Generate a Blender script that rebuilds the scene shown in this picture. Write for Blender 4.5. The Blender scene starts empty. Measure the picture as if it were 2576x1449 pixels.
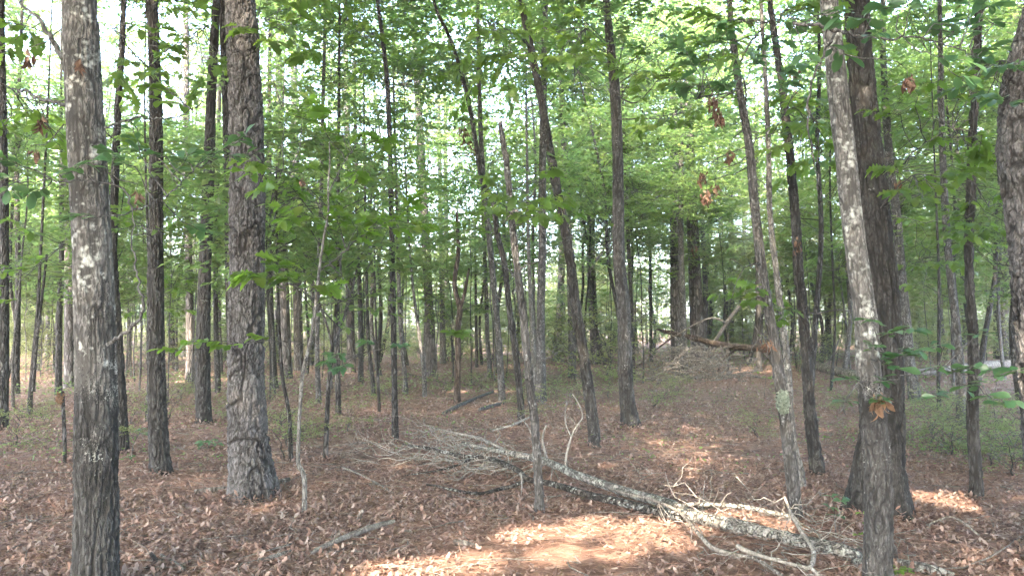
import bpy, math, random
import numpy as np
from mathutils import Vector, Matrix

random.seed(11)
R = np.random.default_rng(11)
S = bpy.context.scene
COL = S.collection

# ------------------------------------------------------------------ camera, world, sun, exposure
IMG_W, IMG_H, FPX, CAM_Z, HORIZON = 2576.0, 1449.0, 1909.0, 1.5, 835.0
PITCH = math.atan((HORIZON - IMG_H / 2) / FPX)
cd = bpy.data.cameras.new('camera')
cd.sensor_width = 36.0
cd.lens = 36.0 * FPX / IMG_W
cd.clip_start = 0.05
cd.clip_end = 1000
cam = bpy.data.objects.new('camera', cd)
cam.location = (0, 0, CAM_Z)
cam.rotation_euler = (math.pi / 2 + PITCH, 0, 0)
COL.objects.link(cam)
S.camera = cam

SUN_EL = math.radians(40)
SUN_DIR = np.array([-0.36, -0.93, 0.0])
SUN_DIR = SUN_DIR / np.linalg.norm(SUN_DIR) * math.cos(SUN_EL)
SUN_DIR[2] = math.sin(SUN_EL)

world = bpy.data.worlds.new('World')
S.world = world
world.use_nodes = True
wn = world.node_tree
bg = wn.nodes['Background']
sky = wn.nodes.new('ShaderNodeTexSky')
sky.sky_type = 'NISHITA'
sky.sun_disc = False
sky.sun_elevation = SUN_EL
sky.sun_rotation = math.atan2(SUN_DIR[0], SUN_DIR[1])
sky.air_density = 1.0
sky.dust_density = 4.0
sky.ozone_density = 1.0
wn.links.new(sky.outputs[0], bg.inputs[0])
bg.inputs[1].default_value = 0.15

sl = bpy.data.lights.new('sun', 'SUN')
sl.energy = 2.0
sl.angle = math.radians(0.5)
sl.color = (1.0, 0.80, 0.58)
so = bpy.data.objects.new('sun', sl)
so.rotation_euler = Vector(SUN_DIR).to_track_quat('Z', 'Y').to_euler()
so.location = (-20, -15, 30)
COL.objects.link(so)

S.view_settings.view_transform = 'Standard'
S.view_settings.look = 'None'
S.view_settings.gamma = 1.0
S.view_settings.use_curve_mapping = False
S.view_settings.exposure = 4.68
S.cycles.max_bounces = 7
S.cycles.diffuse_bounces = 4
S.cycles.transmission_bounces = 4
S.cycles.glossy_bounces = 2
S.cycles.sample_clamp_indirect = 6.0
S.cycles.use_denoising = True

# ------------------------------------------------------------------ small maths
def hash3(ix, iy, iz, seed):
    ix, iy, iz = np.asarray(ix), np.asarray(iy), np.asarray(iz)
    n = (ix.astype(np.int64) * 374761393 + iy.astype(np.int64) * 668265263 + iz.astype(np.int64) * 2147483647 + seed * 974634777) & 0xFFFFFFFF
    n = ((n ^ (n >> 13)) * 1274126177) & 0xFFFFFFFF
    n = ((n ^ (n >> 16)) * 1103515245) & 0xFFFFFFFF
    n = n ^ (n >> 15)
    return (n & 0xFFFFFF) / float(0x1000000)

def vnoise(x, y, z, seed=0):
    xi, yi, zi = np.floor(x), np.floor(y), np.floor(z)
    fx, fy, fz = x - xi, y - yi, z - zi
    fx, fy, fz = fx * fx * (3 - 2 * fx), fy * fy * (3 - 2 * fy), fz * fz * (3 - 2 * fz)
    out = 0
    for a in (0, 1):
        for b in (0, 1):
            for c in (0, 1):
                w = (fx if a else 1 - fx) * (fy if b else 1 - fy) * (fz if c else 1 - fz)
                out = out + w * hash3(xi + a, yi + b, zi + c, seed)
    return out * 2 - 1

def fbm(x, y, z, seed=0, octv=3):
    o, amp, f = 0, 1.0, 1.0
    for k in range(octv):
        o = o + amp * vnoise(x * f, y * f, z * f, seed + k * 17)
        amp *= 0.5
        f *= 2.03
    return o

def sstep(a, b, x):
    t = np.clip((x - a) / (b - a), 0, 1)
    return t * t * (3 - 2 * t)

def cells(u, v, nu, cv, seed):
    """cell noise on a cylinder: u in 0..1 round the trunk, v in metres; returns edge distance and a random number per cell"""
    x, y = u * nu, v / cv
    ix, iy = np.floor(x), np.floor(y)
    f1 = np.full(x.shape, 9.0); f2 = np.full(x.shape, 9.0); rid = np.zeros(x.shape)
    for a in (-1, 0, 1):
        for b in (-1, 0, 1):
            cx, cy = ix + a, iy + b
            mx = np.mod(cx, nu)
            px = cx + 0.15 + 0.7 * hash3(mx, cy, cx * 0, seed)
            py = cy + 0.1 + 0.8 * hash3(mx, cy, cx * 0, seed + 5)
            d = np.hypot(px - x, py - y)
            r = hash3(mx, cy, cx * 0, seed + 9)
            n1 = d < f1
            f2 = np.where(n1, f1, np.minimum(f2, d))
            rid = np.where(n1, r, rid)
            f1 = np.where(n1, d, f1)
    return f2 - f1, rid

def terrain(x, y):
    x, y = np.asarray(x, float), np.asarray(y, float)
    return 0.05 * vnoise(x * 0.23, y * 0.23, x * 0, 3) + 0.02 * vnoise(x * 0.9, y * 0.9, x * 0, 4) + 0.010 * np.maximum(0, y - 28)

CP, SP = math.cos(PITCH), math.sin(PITCH)
def ray(px, py):
    a, b = (px - IMG_W / 2) / FPX, -(py - IMG_H / 2) / FPX
    return np.array([a, CP - b * SP, SP + b * CP])

def at(px, py, y):
    """the point seen at a photo pixel, at a given distance into the wood"""
    d = ray(px, py)
    return d * (y / d[1]) + np.array([0, 0, CAM_Z])

def ground(px, py, lift=0.0):
    d = ray(px, py)
    h = 0.0
    for _ in range(12):
        t = (h + lift - CAM_Z) / d[2]
        h = float(terrain(d[0] * t, d[1] * t))
    return np.array([d[0] * t, d[1] * t, h + lift])

# ------------------------------------------------------------------ mesh helpers
def mesh_np(name, V, F, mats=(), smooth=True, midx=None):
    me = bpy.data.meshes.new(name)
    V = np.ascontiguousarray(V, dtype=np.float32); F = np.ascontiguousarray(F, dtype=np.int32)
    n, k = F.shape
    me.vertices.add(len(V)); me.vertices.foreach_set('co', V.ravel())
    me.loops.add(n * k); me.loops.foreach_set('vertex_index', F.ravel())
    me.polygons.add(n); me.polygons.foreach_set('loop_start', np.arange(0, n * k, k, dtype=np.int32))
    if smooth:
        me.polygons.foreach_set('use_smooth', np.ones(n, dtype=bool))
    for m in mats:
        me.materials.append(m)
    if midx is not None:
        me.polygons.foreach_set('material_index', np.ascontiguousarray(midx, dtype=np.int32))
    me.update(calc_edges=True)
    return me

class Bag:
    """collects triangles / quads (as triangles) with a material slot"""
    def __init__(s): s.V = []; s.F = []; s.M = []; s.n = 0
    def add(s, V, F, m=0):
        F = np.asarray(F)
        if len(F) == 0: return
        if F.shape[1] == 4:
            F = np.concatenate([F[:, [0, 1, 2]], F[:, [0, 2, 3]]])
        s.V.append(np.asarray(V)); s.F.append(F + s.n); s.M.append(np.full(len(F), m)); s.n += len(V)
    def mesh(s, name, mats, smooth=True):
        return mesh_np(name, np.concatenate(s.V), np.concatenate(s.F), mats, smooth, np.concatenate(s.M))

def link(name, data, parent=None, loc=None):
    o = bpy.data.objects.new(name, data)
    COL.objects.link(o)
    if parent is not None: o.parent = parent
    if loc is not None: o.location = loc
    return o

def tag(o, label=None, cat=None, group=None, kind=None):
    if label: o['label'] = label
    if cat: o['category'] = cat
    if group: o['group'] = group
    if kind: o['kind'] = kind
    return o

def thing(name, loc, label, cat, group=None):
    o = link(name, None, None, [float(c) for c in loc])
    o.empty_display_size = 0.2
    return tag(o, label, cat, group)

def smooth_path(P, n):
    """Catmull-Rom through the rows of P (any number of columns), n samples evenly spread by arc length"""
    P = np.asarray(P, float)
    if len(P) == 2:
        t = np.linspace(0, 1, n)[:, None]
        return P[0] * (1 - t) + P[1] * t
    Q = np.vstack([2 * P[0] - P[1], P, 2 * P[-1] - P[-2]])
    out = []
    for i in range(1, len(Q) - 2):
        t = np.linspace(0, 1, 24, endpoint=False)[:, None]
        p0, p1, p2, p3 = Q[i - 1], Q[i], Q[i + 1], Q[i + 2]
        out.append(0.5 * (2 * p1 + (p2 - p0) * t + (2 * p0 - 5 * p1 + 4 * p2 - p3) * t ** 2 + (3 * p1 - p0 - 3 * p2 + p3) * t ** 3))
    out.append(P[-1:]); C = np.vstack(out)
    s = np.concatenate([[0], np.cumsum(np.linalg.norm(np.diff(C[:, :3], axis=0), axis=1))])
    if n is None: return C, s
    q = np.linspace(0, s[-1], n)
    return np.stack([np.interp(q, s, C[:, k]) for k in range(C.shape[1])], 1)

def frames(P):
    T = np.gradient(P, axis=0); T /= np.linalg.norm(T, axis=1)[:, None] + 1e-9
    ref = np.array([0, 1.0, 0]) if abs(T[0][1]) < 0.9 else np.array([1.0, 0, 0])
    N = np.zeros_like(P); n = ref - T[0] * ref.dot(T[0]); n /= np.linalg.norm(n)
    for i in range(len(P)):
        n = n - T[i] * n.dot(T[i]); n /= np.linalg.norm(n) + 1e-9
        N[i] = n
    return T, N, np.cross(T, N)

def tube(P, rad, seg=6, cap=True):
    """plain tapered tube: vertices and quads"""
    P = np.asarray(P, float); n = len(P); rad = np.broadcast_to(rad, (n,))
    T, N, B = frames(P)
    a = np.arange(seg) * 2 * math.pi / seg
    V = P[:, None, :] + rad[:, None, None] * (np.cos(a)[None, :, None] * N[:, None, :] + np.sin(a)[None, :, None] * B[:, None, :])
    V = V.reshape(-1, 3)
    i = np.arange(n - 1)[:, None] * seg; j = np.arange(seg)[None, :]; j2 = (j + 1) % seg
    F = np.stack([i + j, i + j2, i + seg + j2, i + seg + j], -1).reshape(-1, 4)
    if cap:
        V = np.vstack([V, P[:1], P[-1:]]); b, t = len(V) - 2, len(V) - 1
        jj = np.arange(seg); k2 = (jj + 1) % seg
        cb = np.stack([np.full(seg, b), k2, jj, jj], 1); ct = np.stack([np.full(seg, t), (n - 1) * seg + jj, (n - 1) * seg + k2, (n - 1) * seg + k2], 1)
        F = np.vstack([F, cb, ct])
    return V, F

def wiggle(p0, p1, n, amp, sag=0.0):
    p0, p1 = np.asarray(p0, float), np.asarray(p1, float)
    t = np.linspace(0, 1, n)[:, None]
    L = np.linalg.norm(p1 - p0)
    P = p0 * (1 - t) + p1 * t
    w = np.cumsum(R.normal(0, 1, (n, 3)), 0) / math.sqrt(n)
    w = w - w[:1] * (1 - t) - w[-1:] * t
    P = P + w * amp * L
    P[:, 2] -= (4 * t * (1 - t))[:, 0] * sag * L
    return P

# ------------------------------------------------------------------ materials
class NT:
    def __init__(s, name):
        s.m = bpy.data.materials.new(name); s.m.use_nodes = True
        s.t = s.m.node_tree; s.t.nodes.clear()
        s.out = s.t.nodes.new('ShaderNodeOutputMaterial')
    def n(s, typ, ins=None, **kw):
        d = s.t.nodes.new('ShaderNode' + typ)
        for k, v in kw.items(): setattr(d, k, v)
        for k, v in (ins or {}).items():
            if isinstance(v, bpy.types.NodeSocket): s.t.links.new(v, d.inputs[k])
            else: d.inputs[k].default_value = v
        return d
    def ramp(s, fac, stops, interp='LINEAR'):
        d = s.n('ValToRGB', {0: fac}); e = d.color_ramp.elements; d.color_ramp.interpolation = interp
        while len(e) < len(stops): e.new(0.5)
        for x, (p, c) in zip(e, stops):
            x.position = p; x.color = (*c, 1) if len(c) == 3 else (c[0], c[0], c[0], 1)
        return d.outputs[0]
    def mix(s, f, a, b, mode='MIX'):
        d = s.n('Mix', data_type='RGBA', blend_type=mode)
        for k, v in ((0, f), (6, a), (7, b)):
            if isinstance(v, bpy.types.NodeSocket): s.t.links.new(v, d.inputs[k])
            else: d.inputs[k].default_value = v if k == 0 else (*v, 1)
        return d.outputs[2]
    def math(s, op, a, b=0.0, clamp=False):
        d = s.n('Math', {0: a, 1: b}, operation=op); d.use_clamp = clamp
        return d.outputs[0]
    def done(s, sh): s.t.links.new(sh, s.out.inputs[0]); return s.m

def bark(name, dark, mid, light, scale, zr, crack=0.12, k=0.85, lichen=0.0, lichen_col=(0.42, 0.45, 0.40), attr=False, bump=0.6, lichen_scale=5.0, moss=0.0):
    dark, mid, light = (tuple(x * k for x in q) for q in (dark, mid, light))
    t = NT(name)
    co = t.n('TexCoord').outputs['Object']
    oi = t.n('ObjectInfo').outputs['Random']
    off = t.n('VectorMath', {0: co, 1: t.n('CombineXYZ', {0: t.math('MULTIPLY', oi, 7.0), 1: t.math('MULTIPLY', oi, 3.0), 2: t.math('MULTIPLY', oi, 11.0)}).outputs[0]}, operation='ADD').outputs[0]
    warp = t.n('TexNoise', {'Vector': off, 'Scale': scale * 0.35, 'Detail': 2.0}).outputs['Color']
    wv = t.n('VectorMath', {0: warp, 1: (0.5, 0.5, 0.5)}, operation='SUBTRACT').outputs[0]
    wv = t.n('VectorMath', {0: wv, 3: 1.4 / scale}, operation='SCALE').outputs[0]
    p = t.n('VectorMath', {0: off, 1: wv}, operation='ADD').outputs[0]
    p = t.n('VectorMath', {0: p, 1: (1, 1, zr)}, operation='MULTIPLY').outputs[0]
    vo = t.n('TexVoronoi', {'Vector': p, 'Scale': scale}, feature='DISTANCE_TO_EDGE').outputs[0]
    vc = t.n('TexVoronoi', {'Vector': p, 'Scale': scale}, feature='F1').outputs['Color']
    vid = t.n('SeparateColor', {0: vc}).outputs[0]
    if attr:
        plate = t.math('MULTIPLY', t.n('Attribute', attribute_name='plate').outputs['Fac'], t.math('ADD', 0.35, t.math('MULTIPLY', 0.65, t.n('MapRange', {0: vo, 1: 0.0, 2: 0.14, 3: 0.0, 4: 1.0}).outputs[0])))
    else:
        plate = t.n('MapRange', {0: vo, 1: 0.0, 2: crack, 3: 0.0, 4: 1.0}).outputs[0]
    fine = t.n('TexNoise', {'Vector': t.n('VectorMath', {0: off, 1: (1, 1, 0.35)}, operation='MULTIPLY').outputs[0], 'Scale': 70.0, 'Detail': 4.0, 'Roughness': 0.65}).outputs[0]
    big = t.n('TexNoise', {'Vector': off, 'Scale': 2.2, 'Detail': 3.0}).outputs[0]
    tone = t.math('ADD', t.math('MULTIPLY', fine, 0.8), t.math('MULTIPLY', vid if not attr else big, 0.35))
    c = t.ramp(tone, [(0.38, tuple(0.45 * x + 0.2 * y for x, y in zip(dark, mid))), (0.55, mid), (0.74, light)])
    c = t.mix(t.ramp(plate, [(0.05, (1,)), (0.85, (0,))]), c, dark)
    c = t.mix(t.math('MULTIPLY', t.ramp(big, [(0.35, (0,)), (0.7, (1,))]), 0.45), c, mid)
    if lichen > 0:
        ln = t.n('TexNoise', {'Vector': off, 'Scale': lichen_scale, 'Detail': 6.0, 'Roughness': 0.66}).outputs[0]
        lz = t.n('TexVoronoi', {'Vector': off, 'Scale': lichen_scale * 4.0}).outputs[0]
        lm = t.math('ADD', ln, t.math('MULTIPLY', t.math('SUBTRACT', 0.35, lz), 0.22))
        th = 0.66 - 0.26 * lichen
        mk = t.n('MapRange', {0: lm, 1: th, 2: th + 0.14, 3: 0.0, 4: 1.0}).outputs[0]
        mk = t.math('MULTIPLY', mk, t.ramp(fine, [(0.25, (0.45,)), (0.5, (1,))]))
        c = t.mix(mk, c, t.mix(fine, lichen_col, tuple(min(1, x * 1.35) for x in lichen_col)))
    if moss > 0:
        mn = t.n('TexNoise', {'Vector': off, 'Scale': 3.1, 'Detail': 5.0}).outputs[0]
        c = t.mix(t.math('MULTIPLY', t.ramp(mn, [(0.5, (0,)), (0.62, (1,))]), moss), c, (0.10, 0.12, 0.06))
    hgt = t.math('ADD', t.math('MULTIPLY', plate, 0.6 if attr else 1.0), t.math('MULTIPLY', fine, 0.8))
    bp = t.n('Bump', {'Strength': bump, 'Distance': 0.02, 'Height': hgt}).outputs[0]
    b = t.n('BsdfPrincipled', {'Base Color': c, 'Roughness': 0.9, 'Normal': bp})
    b.inputs['Specular IOR Level'].default_value = 0.2
    return t.done(b.outputs[0])

def leaf_mat(name, cols, trans, rough=0.45, spec=0.45, tmix=0.45):
    t = NT(name)
    isl = t.n('NewGeometry').outputs['Random Per Island']
    oi = t.n('ObjectInfo').outputs['Random']
    r = t.math('FRACT', t.math('ADD', t.math('MULTIPLY', isl, 1.0), t.math('MULTIPLY', oi, 0.73)))
    n = len(cols)
    c = t.ramp(r, [(i / max(1, n - 1), k) for i, k in enumerate(cols)])
    tc = t.mix(0.5, c, trans)
    d = t.n('BsdfPrincipled', {'Base Color': c, 'Roughness': rough})
    d.inputs['Specular IOR Level'].default_value = spec
    tr = t.n('BsdfTranslucent', {'Color': tc})
    return t.done(t.n('MixShader', {0: tmix, 1: d.outputs[0], 2: tr.outputs[0]}).outputs[0])

def litter_mat(name, cols, rough=0.75, tmix=0.12):
    t = NT(name)
    isl = t.n('NewGeometry').outputs['Random Per Island']
    n = len(cols)
    c = t.ramp(isl, [(i / (n - 1), k) for i, k in enumerate(cols)])
    nz = t.n('TexNoise', {'Vector': t.n('TexCoord').outputs['Object'], 'Scale': 35.0, 'Detail': 2.0}).outputs[0]
    c = t.mix(1.0, c, t.ramp(nz, [(0.3, (0.72,)), (0.7, (1.0,))]), 'MULTIPLY')
    d = t.n('BsdfPrincipled', {'Base Color': c, 'Roughness': rough})
    d.inputs['Specular IOR Level'].default_value = 0.25
    tr = t.n('BsdfTranslucent', {'Color': c})
    return t.done(t.n('MixShader', {0: tmix, 1: d.outputs[0], 2: tr.outputs[0]}).outputs[0])

M = {}
M['pine_hi'] = bark('pine_bark_plated', (0.0197, 0.0186, 0.0191), (0.1134, 0.1120, 0.1167), (0.2790, 0.2790, 0.2923), 22, 0.40, attr=True, k=0.74, bump=0.9)
M['pine'] = bark('pine_bark', (0.0335, 0.0312, 0.0319), (0.1011, 0.0980, 0.1007), (0.2160, 0.2130, 0.2201), 11, 0.30, crack=0.22, bump=0.9)
M['oak_hi'] = bark('oak_bark_ridged', (0.0242, 0.0240, 0.0243), (0.0797, 0.0796, 0.0803), (0.1886, 0.1890, 0.1912), 34, 0.25, attr=True, k=0.66, lichen=0.16, lichen_col=(0.2198, 0.2320, 0.2334), bump=0.9, lichen_scale=9)
M['dark_hi'] = bark('dark_oak_bark', (0.0242, 0.0240, 0.0243), (0.0797, 0.0796, 0.0803), (0.1886, 0.1890, 0.1912), 34, 0.25, attr=True, k=0.48, lichen=0.08, lichen_col=(0.2198, 0.2320, 0.2334), bump=0.9, lichen_scale=9)
M['oak'] = bark('oak_bark', (0.0242, 0.0240, 0.0243), (0.0731, 0.0728, 0.0736), (0.1603, 0.1600, 0.1629), 26, 0.22, crack=0.20, k=0.72, lichen=0.12, lichen_col=(0.2198, 0.2320, 0.2334), bump=1.0)
M['lichen_hi'] = bark('lichen_bark_ridged', (0.040, 0.039, 0.038), (0.140, 0.138, 0.134), (0.30, 0.297, 0.29), 36, 0.30, attr=True, k=0.80, lichen=0.58, lichen_col=(0.31, 0.325, 0.31), bump=0.8, lichen_scale=8)
M['lichen_low'] = bark('oak_bark_fissured', (0.0279, 0.0278, 0.0278), (0.0938, 0.0936, 0.0945), (0.2170, 0.2180, 0.2195), 34, 0.28, attr=True, lichen=0.30, lichen_col=(0.2698, 0.2850, 0.2865), bump=0.8, lichen_scale=9)
M['grey'] = bark('grey_lichen_bark', (0.0373, 0.0370, 0.0374), (0.1036, 0.1036, 0.1049), (0.2097, 0.2112, 0.2154), 30, 0.4, crack=0.16, lichen=0.36, lichen_col=(0.2580, 0.2690, 0.2739), bump=0.8, lichen_scale=11)
M['pale'] = bark('pale_smooth_bark', (0.07, 0.068, 0.066), (0.145, 0.143, 0.138), (0.25, 0.247, 0.24), 40, 0.4, crack=0.12, lichen=0.42, lichen_col=(0.29, 0.305, 0.295), bump=0.6, lichen_scale=14)
M['snag'] = bark('reddish_dead_wood', (0.030, 0.024, 0.021), (0.085, 0.068, 0.058), (0.165, 0.135, 0.115), 22, 0.15, crack=0.2, bump=0.9)
M['log'] = bark('lichen_log_bark', (0.060, 0.058, 0.056), (0.160, 0.156, 0.150), (0.29, 0.283, 0.27), 26, 0.6, attr=False, crack=0.13, lichen=0.74, lichen_col=(0.29, 0.305, 0.285), bump=0.9, lichen_scale=15)
M['log_dark'] = bark('dark_log_bark', (0.016, 0.015, 0.015), (0.045, 0.042, 0.041), (0.12, 0.113, 0.11), 26, 0.6, crack=0.14, lichen=0.52, lichen_col=(0.34, 0.36, 0.345), bump=0.9, lichen_scale=9)  # darker bark colour for the lower limb and its branches
M['oldlog'] = bark('weathered_log_wood', (0.06, 0.055, 0.05), (0.17, 0.16, 0.148), (0.33, 0.315, 0.295), 18, 0.12, crack=0.2, lichen=0.15, bump=0.9)
M['twig'] = bark('dead_twig_wood', (0.11, 0.104, 0.097), (0.20, 0.192, 0.18), (0.33, 0.32, 0.305), 50, 0.3, crack=0.05, lichen=0.3, lichen_col=(0.33, 0.345, 0.33), bump=0.2, lichen_scale=20)
M['limb'] = bark('limb_bark', (0.0320, 0.0312, 0.0314), (0.0836, 0.0828, 0.0833), (0.1592, 0.1590, 0.1600), 50, 0.4, crack=0.08, lichen=0.2, bump=0.3, lichen_scale=16)
M['brush'] = bark('brush_wood', (0.07, 0.063, 0.057), (0.15, 0.138, 0.127), (0.26, 0.245, 0.228), 50, 0.3, crack=0.05, bump=0.2)
M['sunlit_orange'] = litter_mat('sunlit_orange_wood', [(0.34, 0.16, 0.085), (0.40, 0.21, 0.12)])  # orange of sunlit trunk feet put into the colour; unused
M['leaf_oak'] = leaf_mat('oak_leaf_green', [(0.046, 0.098, 0.022), (0.060, 0.117, 0.028), (0.076, 0.120, 0.030), (0.050, 0.107, 0.038)], (0.34, 0.54, 0.07), tmix=0.52)
M['leaf_bright'] = leaf_mat('young_leaf_green', [(0.052, 0.116, 0.022), (0.066, 0.120, 0.024), (0.082, 0.120, 0.028)], (0.33, 0.60, 0.06), tmix=0.55)
M['leaf_blue'] = leaf_mat('waxy_leaf_green', [(0.038, 0.097, 0.050), (0.050, 0.115, 0.060), (0.062, 0.120, 0.056)], (0.21, 0.42, 0.10), rough=0.36, spec=0.7, tmix=0.4)
M['crown'] = leaf_mat('crown_leaf_green', [(0.050, 0.102, 0.040), (0.064, 0.118, 0.046), (0.080, 0.120, 0.050), (0.104, 0.120, 0.044), (0.056, 0.108, 0.062)], (0.38, 0.58, 0.17), tmix=0.57)
M['crown_far'] = leaf_mat('far_leaf_green', [(0.076, 0.114, 0.056), (0.090, 0.120, 0.064), (0.108, 0.120, 0.064), (0.120, 0.118, 0.054)], (0.52, 0.64, 0.24), tmix=0.6)  # paler than the near crowns: background brightness put into the leaf colour
M['needle'] = leaf_mat('pine_needle_green', [(0.035, 0.070, 0.022), (0.055, 0.090, 0.030)], (0.10, 0.16, 0.03), tmix=0.3)
M['dead'] = litter_mat('dead_leaf_brown', [(0.105, 0.060, 0.043), (0.155, 0.092, 0.066), (0.21, 0.145, 0.11), (0.080, 0.046, 0.034)], tmix=0.2)
M['tan'] = litter_mat('dead_leaf_tan', [(0.17, 0.105, 0.066), (0.22, 0.14, 0.092), (0.12, 0.07, 0.044)], tmix=0.2)
M['litter'] = litter_mat('fallen_leaf', [(0.105, 0.068, 0.059), (0.205, 0.142, 0.124), (0.27, 0.198, 0.176), (0.152, 0.092, 0.074), (0.305, 0.240, 0.217), (0.132, 0.090, 0.079), (0.240, 0.150, 0.121), (0.34, 0.283, 0.262), (0.182, 0.127, 0.112)])
M['straw'] = litter_mat('pine_straw', [(0.19, 0.112, 0.088), (0.27, 0.170, 0.136), (0.33, 0.218, 0.180), (0.13, 0.078, 0.064)])
M['lichen_tuft'] = litter_mat('foliose_lichen', [(0.17, 0.215, 0.175), (0.22, 0.265, 0.22), (0.13, 0.16, 0.135)])

def ground_mat():
    t = NT('forest_floor')
    co = t.n('TexCoord').outputs['Object']
    n1 = t.n('TexNoise', {'Vector': co, 'Scale': 0.35, 'Detail': 3.0}).outputs[0]
    n2 = t.n('TexNoise', {'Vector': co, 'Scale': 4.0, 'Detail': 4.0}).outputs[0]
    vo = t.n('TexVoronoi', {'Vector': t.n('VectorMath', {0: co, 1: (1, 1, 0)}, operation='MULTIPLY').outputs[0], 'Scale': 17.0})
    v = t.n('SeparateColor', {0: vo.outputs['Color']}).outputs[0]
    c = t.ramp(v, [(0.0, (0.060, 0.038, 0.031)), (0.3, (0.145, 0.092, 0.076)), (0.6, (0.20, 0.135, 0.112)), (0.85, (0.115, 0.066, 0.050)), (1.0, (0.31, 0.24, 0.21))])
    c = t.mix(t.ramp(n1, [(0.4, (0,)), (0.65, (0.4,))]), c, (0.165, 0.092, 0.070))
    c = t.mix(t.math('MULTIPLY', t.ramp(n2, [(0.5, (0,)), (0.7, (1,))]), 0.35), c, (0.085, 0.052, 0.040))
    bp = t.n('Bump', {'Strength': 0.9, 'Distance': 0.04, 'Height': t.math('ADD', v, n2)}).outputs[0]
    b = t.n('BsdfPrincipled', {'Base Color': c, 'Roughness': 0.9, 'Normal': bp})
    b.inputs['Specular IOR Level'].default_value = 0.2
    return t.done(b.outputs[0])
M['ground'] = ground_mat()

# ------------------------------------------------------------------ leaves
def strip_leaf(ts, ws, fold=0.25, droop=0.25, twist=0.0):
    """leaf of unit length along +Y: midrib, left and right edge"""
    ts, ws = np.array(ts), np.array(ws); n = len(ts)
    z = -droop * ts ** 2
    mid = np.stack([np.zeros(n), ts, z], 1)
    lf = np.stack([-ws, ts + 0.0, z + fold * ws + twist * ts * ws], 1)
    rt = np.stack([ws, ts + 0.0, z + fold * ws - twist * ts * ws], 1)
    V = np.vstack([mid, lf, rt]); F = []
    for i in range(n - 1):
        F += [(i, i + 1, n + i + 1), (i, n + i + 1, n + i), (i, 2 * n + i + 1, i + 1), (i, 2 * n + i, 2 * n + i + 1)]
    return V, np.array(F)

OBO = ([0, .08, .25, .5, .72, .9, 1], [.012, .015, .085, .18, .235, .17, .02])
OAK = ([0, .10, .20, .27, .38, .45, .57, .65, .78, .86, .94, 1], [.012, .02, .15, .085, .27, .12, .33, .16, .25, .12, .11, .015])
def low_leaf(w=0.27, fold=0.22, droop=0.2):
    V = np.array([[0, 0, 0], [w, .55, fold * w - droop * .3], [0, 1, -droop], [-w, .55, fold * w - droop * .3], [0, .55, -droop * .3]])
    return V, np.array([(0, 1, 4), (1, 2, 4), (2, 3, 4), (3, 0, 4)])

def norm(a): return a / (np.linalg.norm(a, axis=-1, keepdims=True) + 1e-9)

def place(tmpl, pos, axis, nor, size):
    V, F = tmpl
    Y = norm(axis); Z = norm(nor - Y * (nor * Y).sum(-1, keepdims=True)); X = np.cross(Y, Z)
    W = pos[:, None, :] + size[:, None, None] * (V[None, :, 0:1] * X[:, None] + V[None, :, 1:2] * Y[:, None] + V[None, :, 2:3] * Z[:, None])
    n, k = len(pos), len(V)
    return W.reshape(-1, 3), (F[None] + (np.arange(n) * k)[:, None, None]).reshape(-1, 3)

def spray_leaves(c, d, L, per, leaf, tilt=0.35):
    """leaves set alternately along twigs: c start (n,3), d direction (n,3), L length (n,)"""
    n = len(c)
    up = np.array([0, 0, 1.0])
    side = norm(np.cross(d, up))
    t = np.tile(np.linspace(0.15, 1.0, per), (n, 1)) + R.uniform(-.06, .06, (n, per))
    sg = np.tile(np.where(np.arange(per) % 2 == 0, 1.0, -1.0), (n, 1))
    ang = R.uniform(0.5, 1.15, (n, per)) * np.where(t > 0.93, 0.3, 1.0)
    pos = c[:, None, :] + d[:, None, :] * (t * L[:, None])[..., None]
    ax = d[:, None, :] * np.cos(ang)[..., None] + side[:, None, :] * (np.sin(ang) * sg)[..., None]
    ax = ax + R.normal(0, 0.18, ax.shape); ax[..., 2] -= 0.10
    nor = up + R.normal(0, tilt, ax.shape)
    sz = leaf * R.uniform(0.65, 1.2, (n, per))
    return pos.reshape(-1, 3), ax.reshape(-1, 3), nor.reshape(-1, 3), sz.ravel()

def thin_tubes(P0, P1, r0, r1):
    """many straight three-sided twigs"""
    d = norm(P1 - P0); ref = np.where(np.abs(d[:, 2:3]) > 0.8, np.array([[1.0, 0, 0]]), np.array([[0, 0, 1.0]]))
    a = norm(np.cross(d, ref)); b = np.cross(d, a)
    n = len(P0); V = np.zeros((n, 6, 3))
    for k in range(3):
        th = k * 2.0944
        o = a * math.cos(th) + b * math.sin(th)
        V[:, k] = P0 + o * np.reshape(r0, (-1, 1)); V[:, 3 + k] = P1 + o * np.reshape(r1, (-1, 1))
    q = np.array([(0, 1, 4, 3), (1, 2, 5, 4), (2, 0, 3, 5)])
    return V.reshape(-1, 3), (q[None] + (np.arange(n) * 6)[:, None, None]).reshape(-1, 4)

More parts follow.
